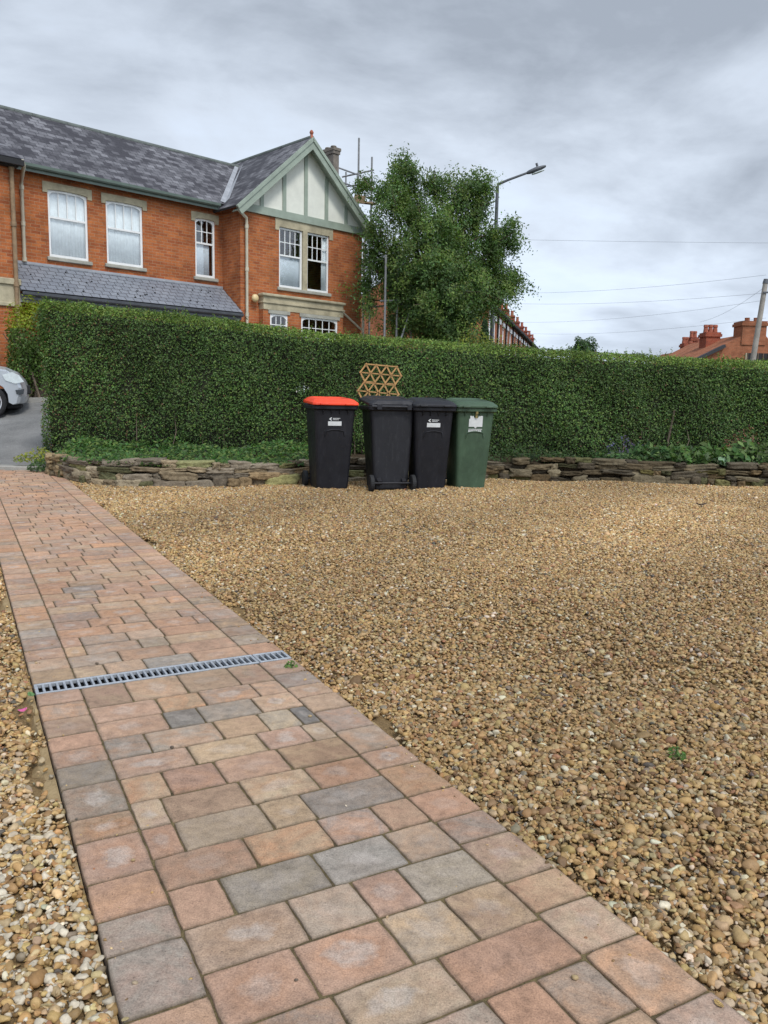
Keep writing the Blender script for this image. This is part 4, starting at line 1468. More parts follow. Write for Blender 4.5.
def pane_window(name, u0, u1, z0, z1, y, meet, bars_top=(3, 1), bars_bot=(0, 0), arched=True, fr=.055, cover=None, cover_z=None):
    """Painted sash window: outer frame, meeting rail, glazing bars in the top sash; a covering hung inside."""
    mb = MB()
    yy0, yy1 = y + .03, y + .08
    mb.box((u0, yy0, z0), (u0 + fr, yy1, z1)); mb.box((u1 - fr, yy0, z0), (u1, yy1, z1))
    mb.box((u0 + fr, yy0, z0), (u1 - fr, yy1, z0 + fr * 1.3)); mb.box((u0 + fr, yy0, z1 - fr), (u1 - fr, yy1, z1))
    if arched:
        for sg in (0, 1):
            ua = u0 + fr if sg == 0 else u1 - fr
            d = .16 if sg == 0 else -.16
            mb.prism([(ua, yy0, z1 - fr), (ua, yy0, z1 - fr - .07), (ua + d * .45, yy0, z1 - fr - .02), (ua + d, yy0, z1 - fr)], (0, .06, 0))
    mb.box((u0 + fr, yy0 + .005, meet - .022), (u1 - fr, yy1 - .005, meet + .022))
    for (nv, nh), za, zb in ((bars_top, meet + .022, z1 - fr), (bars_bot, z0 + fr * 1.3, meet - .022)):
        for k in range(nv):
            u = u0 + fr + (u1 - u0 - 2 * fr) * (k + 1) / (nv + 1)
            mb.box((u - .011, yy0 + .012, za), (u + .011, yy1 - .012, zb))
        for k in range(nh):
            z = za + (zb - za) * (k + 1) / (nh + 1)
            mb.box((u0 + fr, yy0 + .014, z - .011), (u1 - fr, yy1 - .014, z + .011))
    w = hb(mb, name, M['white'])
    mb = MB(); mb.quad(((u0 + fr - .01, y + .054, z0 + fr), (u1 - fr + .01, y + .054, z0 + fr), (u1 - fr + .01, y + .054, z1 - fr + .01), (u0 + fr - .01, y + .054, z1 - fr + .01))); hb(mb, 'pane', M['glass'], w)
    if cover:
        ca, cb, cz0, cz1, mat = cover
        mb = MB()
        n = 40
        P, Q = [], []
        amp = .004 if mat == 'net' else .0
        for i in range(n + 1):
            u = ca + (cb - ca) * i / n
            dy = amp * math.sin(i * 1.9) + amp * .6 * math.sin(i * .77)
            P.append((u, y + .10 + dy, cz0)); Q.append((u, y + .10 + dy, cz1))
        for i in range(n): mb.quad((P[i], P[i + 1], Q[i + 1], Q[i]), smooth=True)
        o = hb(mb, 'net_curtain' if mat == 'net' else 'blind', M[mat], w)
        sol = o.modifiers.new('thickness', 'SOLIDIFY'); sol.thickness = .002
    return w


a, b, c, d = WIN[0]; pane_window('window', a, b, c, d, 0, 5.38, (3, 0), (0, 0), cover=(a, b, c, d, 'net'))
a, b, c, d = WIN[1]; pane_window('window', a, b, c, d, 0, 5.36, (3, 0), (0, 0), cover=(a, b, c, d, 'net'))
a, b, c, d = WIN[2]; pane_window('window', a, b, c, d, 0, 5.36, (2, 1), (0, 0), cover=(a, b - .14, c, 5.4, 'blind'))
# paired bay window with a stone mullion
a, b, c, d = BWIN
mu = (a + b) / 2
pane_window('window', a, mu - .085, c, d, BY, 5.22, (3, 1), (0, 0), arched=False, cover=(a, mu - .1, c, 5.22, 'blind'))
pane_window('window', mu + .085, b, c, d, BY, 5.22, (3, 1), (0, 0), arched=False, cover=(b - .22, b - .03, c, d - .05, 'net'))
mb = MB(); mb.box((mu - .085, BY - .03, c), (mu + .085, BY + .12, d)); hb(mb, 'window_mullion', M['stone'])
a, b, c, d = (-5.5, -3.6, 4.31, 5.99)
pane_window('window', a, b, c, d, BY, 5.22, (5, 1), (0, 0), arched=False)
pane_window('window', -5.9, -3.1, 1.8, 3.5, BY, 2.8, (5, 1), arched=False)
pane_window('window', 1.0, 2.6, 1.9, 3.1, 0, 2.6, (3, 1), arched=False)
mb = MB(); mb.box((-.9, .05, HZ + .1), (.1, .1, 3.1)); hb(mb, 'front_door', M['green_paint'])


def lintel(u0, u1, z, y, hgt=.17, ears=.13, h=.0):
    mb = MB()
    n = 10
    lo, hi = [], []
    for i in range(n + 1):
        t = -1 + 2 * i / n
        u = (u0 + u1) / 2 + t * (u1 - u0) / 2
        lo.append((u, y - .02, z + h * (1 - t * t) - h)); hi.append((u, y - .02, z + hgt))
    mb.prism(lo + hi[::-1], (0, .14, 0))
    for sg, u in ((-1, u0), (1, u1)):
        uu = sorted((u + .001 * sg, u + sg * ears))
        mb.box((uu[0], y - .021, z - .10), (uu[1], y + .1, z + hgt - .002))
    hb(mb, 'lintel', M['stone'])


def sill(u0, u1, z, y):
    mb = MB(); mb.box((u0 - .07, y - .07, z - .09), (u1 + .07, y + .06, z), ch=.012); hb(mb, 'sill', M['sill'])


for a, b, c, d in WIN:
    lintel(a, b, d, 0, .15, .12, .03); sill(a, b, c, 0)
lintel(BWIN[0], BWIN[1], BWIN[3], BY, .27, .14); sill(BWIN[0], BWIN[1], BWIN[2], BY)
# ground floor bay window with stone cornice, mostly behind the hedge
mb = MB()
y = BY - .22
mb.box((4.36, y, 3.62), (7.34, BY - .003, 3.98))
mb.box((4.30, y - .06, 3.98), (7.40, BY - .002, 4.06), ch=.02)
mb.box((4.32, y - .035, 3.80), (7.38, BY - .0025, 3.845))
hb(mb, 'bay_cornice', M['stone'])
mb = MB()
for a, b in ((4.36, 4.60), (5.22, 5.72), (7.12, 7.34)): mb.box((a, y + .02, HZ - .2), (b, BY - .004, 3.62))
mb.box((4.60, y + .02, HZ - .2), (5.22, BY - .004, 1.8)); mb.box((5.72, y + .02, HZ - .2), (7.12, BY - .004, 1.8))
hb(mb, 'bay_wall', M['brick'])
pane_window('bay_window', 4.60, 5.22, 1.8, 3.52, y + .0, 2.95, (2, 1), arched=True)
pane_window('bay_window', 5.72, 7.12, 1.8, 3.52, y + .0, 2.95, (4, 1), arched=True)
mb = MB()
for a, b in ((4.58, 5.24), (5.70, 7.14)):
    mb.box((a - .05, y - .015, 3.52), (b + .05, BY - .006, 3.615))
hb(mb, 'bay_lintel', M['sill'])
# lean-to porch between the bays
mb = MB()
y0, z0, z1 = BY - .12, 3.43, 4.16
slab(mb, (LR + .02, y0, z0), (UL - .02, y0, z0), (UL - .02, -.004, z1), (LR + .02, -.004, z1), .045)
po = hb(mb, 'porch_roof', M['porch_slate'])
mb = MB()
rng2 = random.Random(4)
for k in range(26):
    f, t = rng2.uniform(.03, .97), rng2.uniform(.08, .9)
    u = LR + .02 + f * (UL - LR - .04)
    yy, zz = y0 + t * (-.004 - y0), z0 + t * (z1 - z0)
    nn = Vector((0, -(z1 - z0), -.004 - y0)).normalized()
    c = Vector((u, yy, zz)) + nn * .05
    mb.tube([c - nn * .01, c + nn * .014], .022, 6)
hb(mb, 'roof_clips', M['dark'], po)
mb = MB(); mb.box((LR + .02, -.05, z1 + .03), (UL - .02, -.003, z1 + .09)); hb(mb, 'porch_flashing', M['lead'])
mb = MB(); mb.box((LR + .05, BY + .03, z0 - .22), (UL - .03, BY + .10, z0 - .02)); hb(mb, 'porch_beam', M['lead'])
o = gutter(LR + .05, UL - .05, y0 - .02, z0 - .0, 'lamp_grey')
# downpipes
def downpipe(pts, r=.042, mat='pipe'):
    mb = MB(); mb.tube(pts, r, 8)
    for p, q in zip(pts[:-1], pts[1:]):
        p, q = Vector(p), Vector(q)
        if (q - p).length > 1:
            k = int((q - p).length / 1.4) + 1
            for i in range(k + 1):
                c = p.lerp(q, min(.98, max(.02, i / k)))
                dd = (q - p).normalized()
                mb.tube([c - dd * .05, c + dd * .05], r * 1.3, 8)
    hb(mb, 'downpipe', M[mat])


downpipe([(LR + .14, BY - .16, 6.27), (LR + .2, BY - .1, 6.17), (LR + .45, -.14, 6.05), (LR + .47, -.08, 5.95), (LR + .47, -.08, 4.25)])
downpipe([(LR - .06, BY - .06, 6.2), (LR - .06, BY - .06, HZ)], .05, 'board')
downpipe([(UL - .15, -1.0, 6.25), (UL - .12, BY - .14, 6.17), (UL + .14, BY - .10, 6.02), (UL + .16, BY - .08, 5.9), (UL + .16, BY - .08, HZ)])
downpipe([(UR + .12, BY - .1, 6.2), (UR + .02, BY - .08, 6.0), (UR + .02, BY - .08, HZ)], .04)
downpipe([(7.42, BY - .08, 3.8), (8.1, BY - .07, 3.4), (8.24, BY - .07, 3.33)], .035)
# stone band on the left bay corner
mb = MB()
mb.box((LL, BY - .03, 3.16), (LR + .025, BY - .004, 3.62)); mb.box((LL, BY - .075, 3.56), (LR + .05, BY - .003, 3.70), ch=.015); mb.box((LL, BY - .06, 3.08), (LR + .04, BY - .003, 3.17), ch=.015)
hb(mb, 'stone_band', M['stone'])
# globe lamp on the gable wall
v, f = ico(3)
mb = MB(); mb.faces([(4.14 + x * .11, BY - .13 + yy * .08, 3.9 + z * .11) for x, yy, z in v], [tuple(q) for q in f], True); hb(mb, 'wall_lamp', M['lamp_globe'])
# chimney on the right flank
mb = MB()
cx0, cx1, cy0, cy1 = 8.29, 8.52, .55, 1.1
mb.box((cx0, cy0, HZ), (cx1, cy1, 8.95)); mb.box((cx0 - .03, cy0 - .03, 8.95), (cx1 + .03, cy1 + .03, 9.05)); mb.box((cx0 - .05, cy0 - .05, 9.05), (cx1 + .05, cy1 + .05, 9.14))
ch = hb(mb, 'chimney', M['chimney_stone'])
for k in range(2):
    mb = MB()
    c0 = (cx0 + cx1) / 2, cy0 + .14 + .28 * k
    mb.loft([[(c0[0] + r * math.cos(2 * math.pi * i / 10), c0[1] + r * math.sin(2 * math.pi * i / 10), z) for i in range(10)] for r, z in ((.10, 9.13), (.09, 9.18), (.10, 9.2), (.09, 9.22))])
    hb(mb, 'chimney_pot', M['chimney_stone'], ch)

# far pavement in front of the house (own kerb face)
mb = MB()
hm = house.matrix_world if False else Matrix.Translation((-7.42, 20.9, 0)) @ Matrix.Rotation(HA, 4, 'Z')
u = -24.0
while u < 34:
    def pz(uu, yy): p = hm @ Vector((uu, yy, 0)); return terr(p.x, p.y)
    for (ya, yb_, dz) in ((-2.74, -2.60, .125), (-2.597, -.05, .12)):
        P = [hm @ Vector((uu, yy, 0)) for uu, yy in ((u + .004, ya), (u + .986, ya), (u + .986, yb_), (u + .004, yb_))]
        T = [(p.x, p.y, terr(p.x, p.y) + dz) for p in P]; B = [(p.x, p.y, terr(p.x, p.y) - .15) for p in P]
        mb.faces(T + B, [(0, 1, 2, 3), (4, 7, 6, 5), (0, 4, 5, 1), (1, 5, 6, 2), (2, 6, 7, 3), (3, 7, 4, 0)])
    u += .99
tag(mb.build('far_pavement', M['concrete']), kind='structure')

# gate post and bush across the road
q = at(33, 402, 17.7)
gp = empty('gate_post', (q.x, q.y, q.z - .15), HA, 'brown wooden gate post under the overgrown bush beside the silver car', 'gate post')
mb = MB(); mb.box((-.10, -.10, 0), (.10, .10, 1.30), ch=.01); mb.build('post', M['wood'], gp)
mb = MB(); mb.box((-.13, -.13, 1.30), (.13, .13, 1.35), ch=.01); mb.build('post_cap', M['wood'], gp)
mb = MB()
for k in range(7): mb.box((.12 + k * .125, -.012, .08), (.235 + k * .125, .012, 1.15 + .02 * (k % 2)))
mb.box((.11, .013, .25), (1.0, .05, .34)); mb.box((.11, .013, .85), (1.0, .05, .94))
mb.build('gate', M['wood'], gp)
# the bush
q = at(30, 348, 17.6)
bush = empty('overgrown_bush', (q.x, q.y, 1.0), 0, 'overgrown bush with yellow green tips spilling over the gate post', 'bush')
n = 5200
th = RNG.uniform(0, 2 * np.pi, n); ph = np.arccos(RNG.uniform(-1, 1, n)); r = RNG.uniform(.72, 1.05, n) * (1 + .14 * np.sin(th * 3 + ph * 4))
dirs = np.stack([np.sin(ph) * np.cos(th), np.sin(ph) * np.sin(th), np.cos(ph)], 1)
P = dirs * r[:, None] * np.array([.60, .6, .80]) + np.array([.14, 0, 1.34])
P = np.concatenate([P, dirs[:2600] * r[:2600, None] * np.array([.42, .5, .6]) + np.array([-.08, 0, .72])])
nn = np.concatenate([dirs, dirs[:2600]]) + RNG.normal(0, .5, (n + 2600, 3)); nn[:, 2] += .4
cl = leaf_cols(len(P), (.085, .14, .03), .3)
up = (P[:, 2] > 1.5) & (P[:, 0] < .3)
cl[up] = leaf_cols(up.sum(), (.24, .28, .03), .25)
leaves('foliage', P, nn, RNG.uniform(.05, .09, len(P)), cl, M['leaf'], bush)
mb = MB()
for k in range(8):
    mb.tube([(RNG.normal(0, .08), RNG.normal(0, .08), -.2), (RNG.normal(0, .15), RNG.normal(0, .15), .6), (RNG.normal(.05, .3), RNG.normal(0, .3), 1.4)], [.035, .025, .01], 6)
mb.build('branches', M['bark'], bush)

# ---------------------------------------------------------------- silver car at the frame's left edge
cq = at(-12, 420, 15.4)
CA = R(25.5)
# local: x forward (front at +), y to the far side, origin under the front axle on the near side wheel plane
car = empty('parked_car', (cq.x, cq.y, cq.z), CA, 'silver car parked across the road beside the gate post', 'car')
XR = -2.62
def side_arch(xc, r, n=9):
    return [(xc + r * math.cos(a), .34 + r * math.sin(a)) for a in [math.pi - i * math.pi / (n - 1) for i in range(n)]]
prof = [(-3.42, .42), (-3.1, .28)] + side_arch(XR, .41) + [(-1.9, .24), (-.6, .24)] + side_arch(0, .41) + [(.56, .30), (.70, .32), (.765, .46), (.775, .62), (.72, .78), (.58, .92), (.35, 1.01), (-.05, 1.06), (-.62, 1.10), (-1.0, 1.10), (-2.9, 1.10), (-3.42, 1.08), (-3.50, .8)]
mb = MB()
rings = []
for y, ins in ((0.02, .03), (.05, .0), (.25, -.01), (.9, -.02), (1.55, -.01), (1.75, 0), (1.78, .03)):
    taper = .22 if y in (.02, 1.78) else (.16 if y in (.05, 1.75) else (.06 if y in (.25, 1.55) else 0))
    R_ = []
    for (x, z) in prof:
        xx = x - taper * max(0, min(1, (x - .35) / .4)) if x > .35 else x
        zz = z - (.05 if z > .9 and ins >= 0 else 0) - ins * (z > .9)
        R_.append((xx, y, zz))
    rings.append(R_)
mb.loft(rings)
co_ = mb.build('body', M['car'], car)
bv = co_.modifiers.new('edge', 'BEVEL'); bv.width = .03; bv.segments = 3; bv.limit_method = 'ANGLE'; bv.angle_limit = R(40)
mb = MB()
gh = [(-3.35, 1.06), (-3.1, 1.55), (-2.6, 1.62), (-1.6, 1.60), (-1.1, 1.42), (-.55, 1.07)]
mb.loft([[(x, y0_, z) if z < 1.1 else (x, y0_ + (.14 if y0_ < .9 else -.14) , z) for x, z in gh] for y0_ in (.07, 1.73)])
mb.build('cabin', M['car'], car)
mb = MB()
def gl(x, z, t=.006): # point on the near cabin side
    return (x, .07 + .14 * max(0, min(1, (z - 1.06) / .1)) - t, z)
mb.prism([(-3.0, .2, 1.14), (-2.1, .2, 1.14), (-2.1, .2, 1.53), (-2.95, .2, 1.5)], (0, -.006, 0))
mb.build('side_window', M['car_glass'], car); mb = MB()
mb.prism([(-2.02, .2, 1.14), (-.80, .2, 1.14), (-1.2, .2, 1.40), (-1.62, .2, 1.54), (-2.02, .2, 1.54)], (0, -.006, 0))
mb.build('side_window', M['car_glass'], car)
mb = MB(); mb.prism([(-.60, .27, 1.115), (-.60, 1.53, 1.115), (-1.08, 1.5, 1.445), (-1.08, .3, 1.445)], (.012, 0, .012)); mb.build('windscreen', M['car_glass'], car)
for y in (.0, 1.8):
    sg = -1 if y == 0 else 1
    mb = MB()
    z = .80
    mb.loft([[(x, y - sg * dy, zz) for x, zz in ((.28, .86), (.46, .92), (.58, .86), (.66, .74), (.50, .70), (.33, .76))] for dy in (.02, -.004 * 0 - .0, .0)][:2])
    mb.build('headlight', M['lens'], car)
    mb = MB(); mb.prism([(.52, y + sg * .0, .50), (.64, y, .50), (.66, y, .60), (.50, y, .58)], (0, -sg * .05, 0)); mb.build('fog_light', M['car_glass'], car)
mb = MB(); mb.box((.3, .2, .22), (.62, 1.6, .33), ch=.03); mb.build('lower_bumper', M['rubber'], car)
mb = MB(); mb.box((.70, .35, .5), (.782, 1.43, .68), ch=.02); mb.build('grille', M['rubber'], car)
mb = MB(); mb.box((-3.3, .15, .3), (.5, 1.65, .6)); mb.build('underbody', M['rubber'], car)
for xc in (0, XR):
    for y in (.0, 1.58):
        w = MB()
        prof2 = [(.20, .0), (.31, .0), (.34, .03), (.345, .11), (.34, .19), (.31, .22), (.20, .22)]
        w.loft([[(xc + r * math.cos(2 * math.pi * k / 32), y + dy, .345 + r * math.sin(2 * math.pi * k / 32)) for k in range(32)] for r, dy in prof2])
        wh = w.build('wheel', M['rubber'], car)
        rm = MB()
        yo = y + .008 if y == 0 else y + .20
        sg = 1 if y == 0 else -1
        rm.loft([[(xc + r * math.cos(2 * math.pi * k / 32), yo + sg * dy, .345 + r * math.sin(2 * math.pi * k / 32)) for k in range(32)] for r, dy in ((.255, -.012), (.255, .0), (.225, .012), (.225, -.006), (.255, -.012))], cap0=False, cap1=False)
        for s5 in range(5):
            a = 2 * math.pi * s5 / 5 + .3
            rm.bar((xc, yo + sg * .0, .345), (xc + .235 * math.cos(a), yo, .345 + .235 * math.sin(a)), .02, .075, up=(-math.sin(a), 0, math.cos(a)))
        rm.loft([[(xc + r * math.cos(2 * math.pi * k / 16), yo + sg * dy, .345 + r * math.sin(2 * math.pi * k / 16)) for k in range(16)] for r, dy in ((.06, -.015), (.05, -.02), (.05, .02))])
        rm.build('rim', M['alloy'], wh)

# ---------------------------------------------------------------- scaffold beside the house
def px_tube(mb, pts, r): mb.tube([at(*p) for p in pts], r, 7)
sc0 = at(371, 340, 28.4)
sc = empty('scaffolding', (sc0.x, sc0.y, .7), 0, 'grey tube scaffolding with a plank deck between house and tree', 'scaffolding')
def scb(mb, name, mat): 
    mb.v = [(x - sc0.x, y - sc0.y, z - .7) for x, y, z in mb.v]
    return mb.build(name, mat, sc)
for (px, py, Y, r) in ((359, 138, 28.0, .032), (372, 157, 28.9, .032), (386, 255, 23.9, .034), (398.5, 240, 24.3, .034), (346, 172, 30.6, .03)):
    t = at(px, py, Y)
    mb = MB(); mb.tube([(t.x, t.y, .5), tuple(t)], r, 8); scb(mb, 'standard', M['steel'])
for pts in (((339, 168, 30), (361, 176, 28)), ((339, 181, 30), (362, 190, 28)), ((342, 177, 29), (374, 170, 28.9)), ((344, 187, 30.6), (374, 182, 28.9)), ((355, 196, 28.02), (374, 198, 28.9)),
            ((362, 308, 26.6), (402, 304, 24.3)), ((380, 301, 24.0), (412, 300, 24.4)), ((399, 345, 23.8), (412, 305, 24.3)), ((411, 345, 24.5), (411, 285, 24.5))):
    mb = MB(); px_tube(mb, pts, .028); scb(mb, 'ledger', M['steel'])
for k in range(3):
    a, b = at(350, 201, 28.2 + k * .24), at(376, 204, 28.4 + k * .24)
    mb = MB(); mb.bar(a, b, .21, .05); scb(mb, 'plank', M['board'])
a, b = at(354, 198, 27.98), at(365, 200, 27.98)
mb = MB(); mb.bar(a, b, .03, .25); scb(mb, 'toe_board', M['board'])

# ---------------------------------------------------------------- the tree
TY = 25.2
tb = at(436, 398, TY)
tree = empty('leafy_tree', (tb.x, tb.y, .6), 0, 'tall dark green leafy tree between the gabled house and the street lamp', 'tree')
LOBES = [(401, 176, 15, 18, 0), (391, 203, 17, 24, -.5), (367, 184, 6, 9, .2), (456, 190, 24, 17, .3), (480, 190, 13, 15, .2), (434, 184, 10, 10, .1), (428, 226, 26, 26, -.6), (455, 232, 24, 26, .5), (472, 215, 14, 18, .3), (418, 258, 32, 28, -.9), (382, 262, 15, 24, -.3), (400, 290, 20, 22, -.6), (444, 290, 38, 30, -.8), (484, 258, 17, 22, .3), (500, 280, 14, 15, .2), (512, 284, 8, 13, .2), (508, 231, 8, 10, 0), (512, 243, 4, 7, .1), (474, 300, 18, 24, -.2), (366, 300, 5, 24, -.2), (432, 322, 30, 20, -.7), (378, 232, 10, 16, -.8), (410, 166, 7, 8, 0), (462, 322, 16, 20, -.4), (369, 262, 5, 14, -.5), (494, 250, 9, 12, -.2), (493, 232, 6, 8, -.2), (452, 262, 26, 26, -.4), (470, 285, 22, 26, -.3), (420, 300, 22, 30, -.9), (448, 335, 26, 16, -.6), (396, 320, 12, 18, -.2), (497, 296, 10, 14, -.3), (414, 206, 10, 18, .2)]
centers, rad = [], []
for (px, py, rx, ry, dy) in LOBES:
    c = at(px, py, TY + dy)
    centers.append(c); rad.append((rx * TY / F, min(1.3, (rx + ry) / 2 * TY / F), ry * TY / F))
LP, LN, LC = [], [], []
for c, rr in zip(centers, rad):
    nclump = int(72 * rr[0] * rr[2] / .6) + 8
    for k in range(nclump):
        dv = RNG.normal(0, 1, 3); dv /= np.linalg.norm(dv)
        rad_ = RNG.uniform(.3, 1.12) ** .6
        cc = np.array(c) + dv * np.array(rr) * rad_
        m = int(RNG.uniform(45, 100))
        ln = RNG.uniform(.22, .5)
        t = RNG.random(m)
        sway = RNG.normal(0, .25, 2)
        # a drooping spray: leaves strung along a hanging twig
        P = np.stack([cc[0] + sway[0] * t + RNG.normal(0, .10, m), cc[1] + sway[1] * t + RNG.normal(0, .10, m), cc[2] + .12 - ln * .95 * t + RNG.normal(0, .10, m)], 1)
        LP.append(P)
        LN.append(np.stack([RNG.normal(dv[0], .6, m), RNG.normal(dv[1], .6, m), RNG.normal(.5, .5, m)], 1))
        base = (.085, .145, .045) if RNG.random() < .6 else (.125, .18, .042)
        LC.append(leaf_cols(m, base, .25) * RNG.uniform(.75, 1.3))
LP, LN, LC = np.concatenate(LP), np.concatenate(LN), np.concatenate(LC)
leaves('crown', LP - np.array(tree.location), LN, RNG.uniform(.06, .12, len(LP)), np.clip(LC, .004, .5), M['leaf'], tree, ratio=.42)
mb = MB()
base = Vector((tb.x, tb.y, .5)) - tree.location
trunk = [base, base + Vector((.05, 0, 1.2)), base + Vector((-.1, .05, 2.4)), base + Vector((.05, .1, 3.8)), base + Vector((.2, .1, 5.4))]
mb.tube(trunk, [.24, .19, .16, .12, .06], 10)
for i, c in enumerate(centers):
    e = c - tree.location
    k = 1 + (i % 3)
    s = trunk[k].lerp(trunk[k + 1], .4)
    mid_ = s.lerp(e, .5) + Vector((0, 0, .35))
    mb.tube([s, mid_, e], [.07, .045, .015], 6)
    for j in range(5):
        d = Vector(RNG.normal(0, 1, 3)) * .5
        d.x *= rad[i][0]; d.z *= rad[i][2]
        mb.tube([mid_.lerp(e, .6 + .08 * j), e + d], [.02, .006], 4)
mb.build('trunk', M['bark'], tree)

# golden shrub and conifers just beyond the hedge
for (px, py, Y, rx, hh, col, lab, nm) in ((477, 356, 19.5, .8, .62, (.15, .175, .022), 'golden yellow shrub showing above the hedge below the tree', 'golden_shrub'),):
    q = at(px, py, Y)
    clump(nm, q.x, q.y, q.z - .5, rx, .6, hh + .55, 3000, .06, col, lab, 'shrub', hi=(.26, .27, .04))
q = at(484, 350, 20.2)
sh = empty('dark_conifer', (q.x, q.y, .6), 0, 'narrow dark conifer rising behind the golden shrub', 'tree')
n = 2600
f = RNG.random(n); a = RNG.uniform(0, 2 * np.pi, n); r = .26 * (1 - f) ** .7 * RNG.uniform(.6, 1.1, n) + .03
ht = at(484, 320, 20.2).z - .6
P = np.stack([r * np.cos(a), r * np.sin(a), .3 + f * (ht - .3)], 1)
leaves('crown', P, np.stack([np.cos(a), np.sin(a), np.full(n, .3)], 1) + RNG.normal(0, .4, (n, 3)), RNG.uniform(.06, .11, n), leaf_cols(n, (.035, .07, .025), .3), M['leaf'], sh)
mb = MB(); mb.tube([(0, 0, -.2), (0, 0, ht * .9)], [.06, .01], 6); mb.build('trunk', M['bark'], sh)
q = at(583, 355, 62)
sm = empty('distant_tree', (q.x, q.y, .0), 0, 'small rounded distant tree peeping over the middle of the hedge', 'tree')
n = 3000
dv = RNG.normal(0, 1, (n, 3)); dv /= np.linalg.norm(dv, axis=1, keepdims=True)
P = dv * RNG.uniform(.6, 1.05, n)[:, None] * np.array([1.0, 1.0, 1.15]) * (1 + .2 * np.sin(dv[:, :1] * 6 + dv[:, 2:] * 5)) + np.array([0, 0, at(583, 353, 62).z])
leaves('crown', P, dv + RNG.normal(0, .4, (n, 3)), RNG.uniform(.14, .26, n), leaf_cols(n, (.06, .11, .04), .3), M['leaf'], sm)
mb = MB(); mb.tube([(0, 0, -.5), (.05, 0, at(583, 353, 62).z)], [.2, .06], 7); mb.build('trunk', M['bark'], sm)

# ---------------------------------------------------------------- street lamps, utility pole, cables
def street_lamp(p_top, p_arm, p_head, base_z, r, label):
    o = empty('street_lamp', (p_top.x, p_top.y, base_z), 0, label, 'street lamp')
    sh_ = lambda p: Vector(p) - Vector((p_top.x, p_top.y, base_z))
    mb = MB(); top = sh_(p_top)
    mb.tube([(0, 0, 0), (0, 0, 1.4)], r * 1.5, 10); mb.tube([(0, 0, 1.4), (0, 0, 1.5), (0, 0, top.z * .75), tuple(top)], [r * 1.4, r, r * .85, r * .7], 10)
    mb.build('pole', M['lamp_grey'], o)
    mb = MB(); a, h_ = sh_(p_arm), sh_(p_head)
    mb.tube([top - Vector((0, 0, .1)), top + Vector((.02, 0, .05)), a, h_], [r * .7, r * .6, r * .5, r * .45], 8); mb.build('arm', M['lamp_grey'], o)
    d = (h_ - a).normalized(); s = d.cross(Vector((0, 0, 1))).normalized(); n_ = s.cross(d)
    mb = MB()
    k = r / .07
    rings = []
    for t, w, hh in ((0, .05, .04), (.08, .08, .06), (.27, .12, .075), (.48, .11, .05), (.58, .06, .03)):
        c = h_ + d * t * k
        rings.append([c + s * (w * k * math.cos(2 * math.pi * i / 12)) + n_ * (hh * k * math.sin(2 * math.pi * i / 12)) for i in range(12)])
    mb.loft(rings, smooth=True)
    lh = mb.build('lamp_head', M['lamp_grey'], o)
    mb = MB(); c = h_ + d * .32 * k - n_ * .075 * k
    mb.faces([c + s * .1 * k * math.cos(2 * math.pi * i / 12) + d * .2 * k * math.sin(2 * math.pi * i / 12) - n_ * .025 * k * j for j in (0, 1) for i in range(12)], [tuple(range(12)), tuple(range(12, 24))] + [(i, (i + 1) % 12, 12 + (i + 1) % 12, 12 + i) for i in range(12)])
    mb.build('lens', M['lens'], lh)
    mb = MB(); c = h_ + d * .35 * k + n_ * .08 * k; mb.tube([c, c + n_ * .09 * k], .035 * k, 8); mb.build('photocell', M['lamp_grey'], lh)
    return o


t = at(497.5, 186, 26.8)
street_lamp(t, at(508, 180, 26.8), at(527, 173, 26.8), .5, .075, 'tall grey street lamp with single arm beside the leafy tree')
t = at(546.5, 360, 70)
street_lamp(t, at(549, 355.5, 70), at(553, 354, 70), .0, .09, 'tiny far street lamp seen over the hedge left of the distant tree')

pt, pb = at(765.5, 283, 30), at(752, 366, 30)
ex = pb + (pb - pt) * .45
up_ = empty('utility_pole', tuple(ex), 0, 'leaning pale wooden utility pole in front of the right hand chimneys', 'utility pole')
mb = MB(); mb.tube([(0, 0, 0), tuple(pt - ex)], [.11, .085], 12); mb.build('pole', M['pole_wood'], up_)
mb = MB(); mb.tube([tuple(pt - ex - (pt - pb).normalized() * .02), tuple(pt - ex + (pt - pb).normalized() * .14)], [.105, .08], 10)
mb.bar(pt - ex + Vector((-.1, -.1, -.35)), pt - ex + Vector((.45, -.1, -.33)), .05, .06); mb.build('pole_cap', M['lamp_grey'], up_)


def cable(pts, r, label):
    mb = MB()
    a, b = at(*pts[0]), at(*pts[1])
    P = [a.lerp(b, i / 12) - Vector((0, 0, pts[2] * 4 * (i / 12) * (1 - i / 12))) for i in range(13)]
    mb.tube(P, r * .75, 5)
    tag(mb.build('overhead_cable', M['cable']), label, 'cable', 'overhead cables')


cable(((440, 238, 44), (1100, 243, 40), .12), .008, 'topmost overhead cable running level beside the street lamp')
cable(((500, 293, 46), (766, 275, 31), .2), .0065, 'overhead cable rising to the utility pole top from the tree')
cable(((500, 303, 50), (766, 293, 31), .2), .0065, 'second overhead cable below the one at the pole top')
cable(((510, 322, 56), (766, 300, 34), .3), .0065, 'third overhead cable, sagging low over the hedge')
cable(((520, 333, 60), (766, 318, 34), .3), .0065, 'lowest overhead cable just above the far rooftops')
cable(((766, 286, 30), (700, 322, 44), .2), .007, 'service cable falling from pole top to the chimneys')

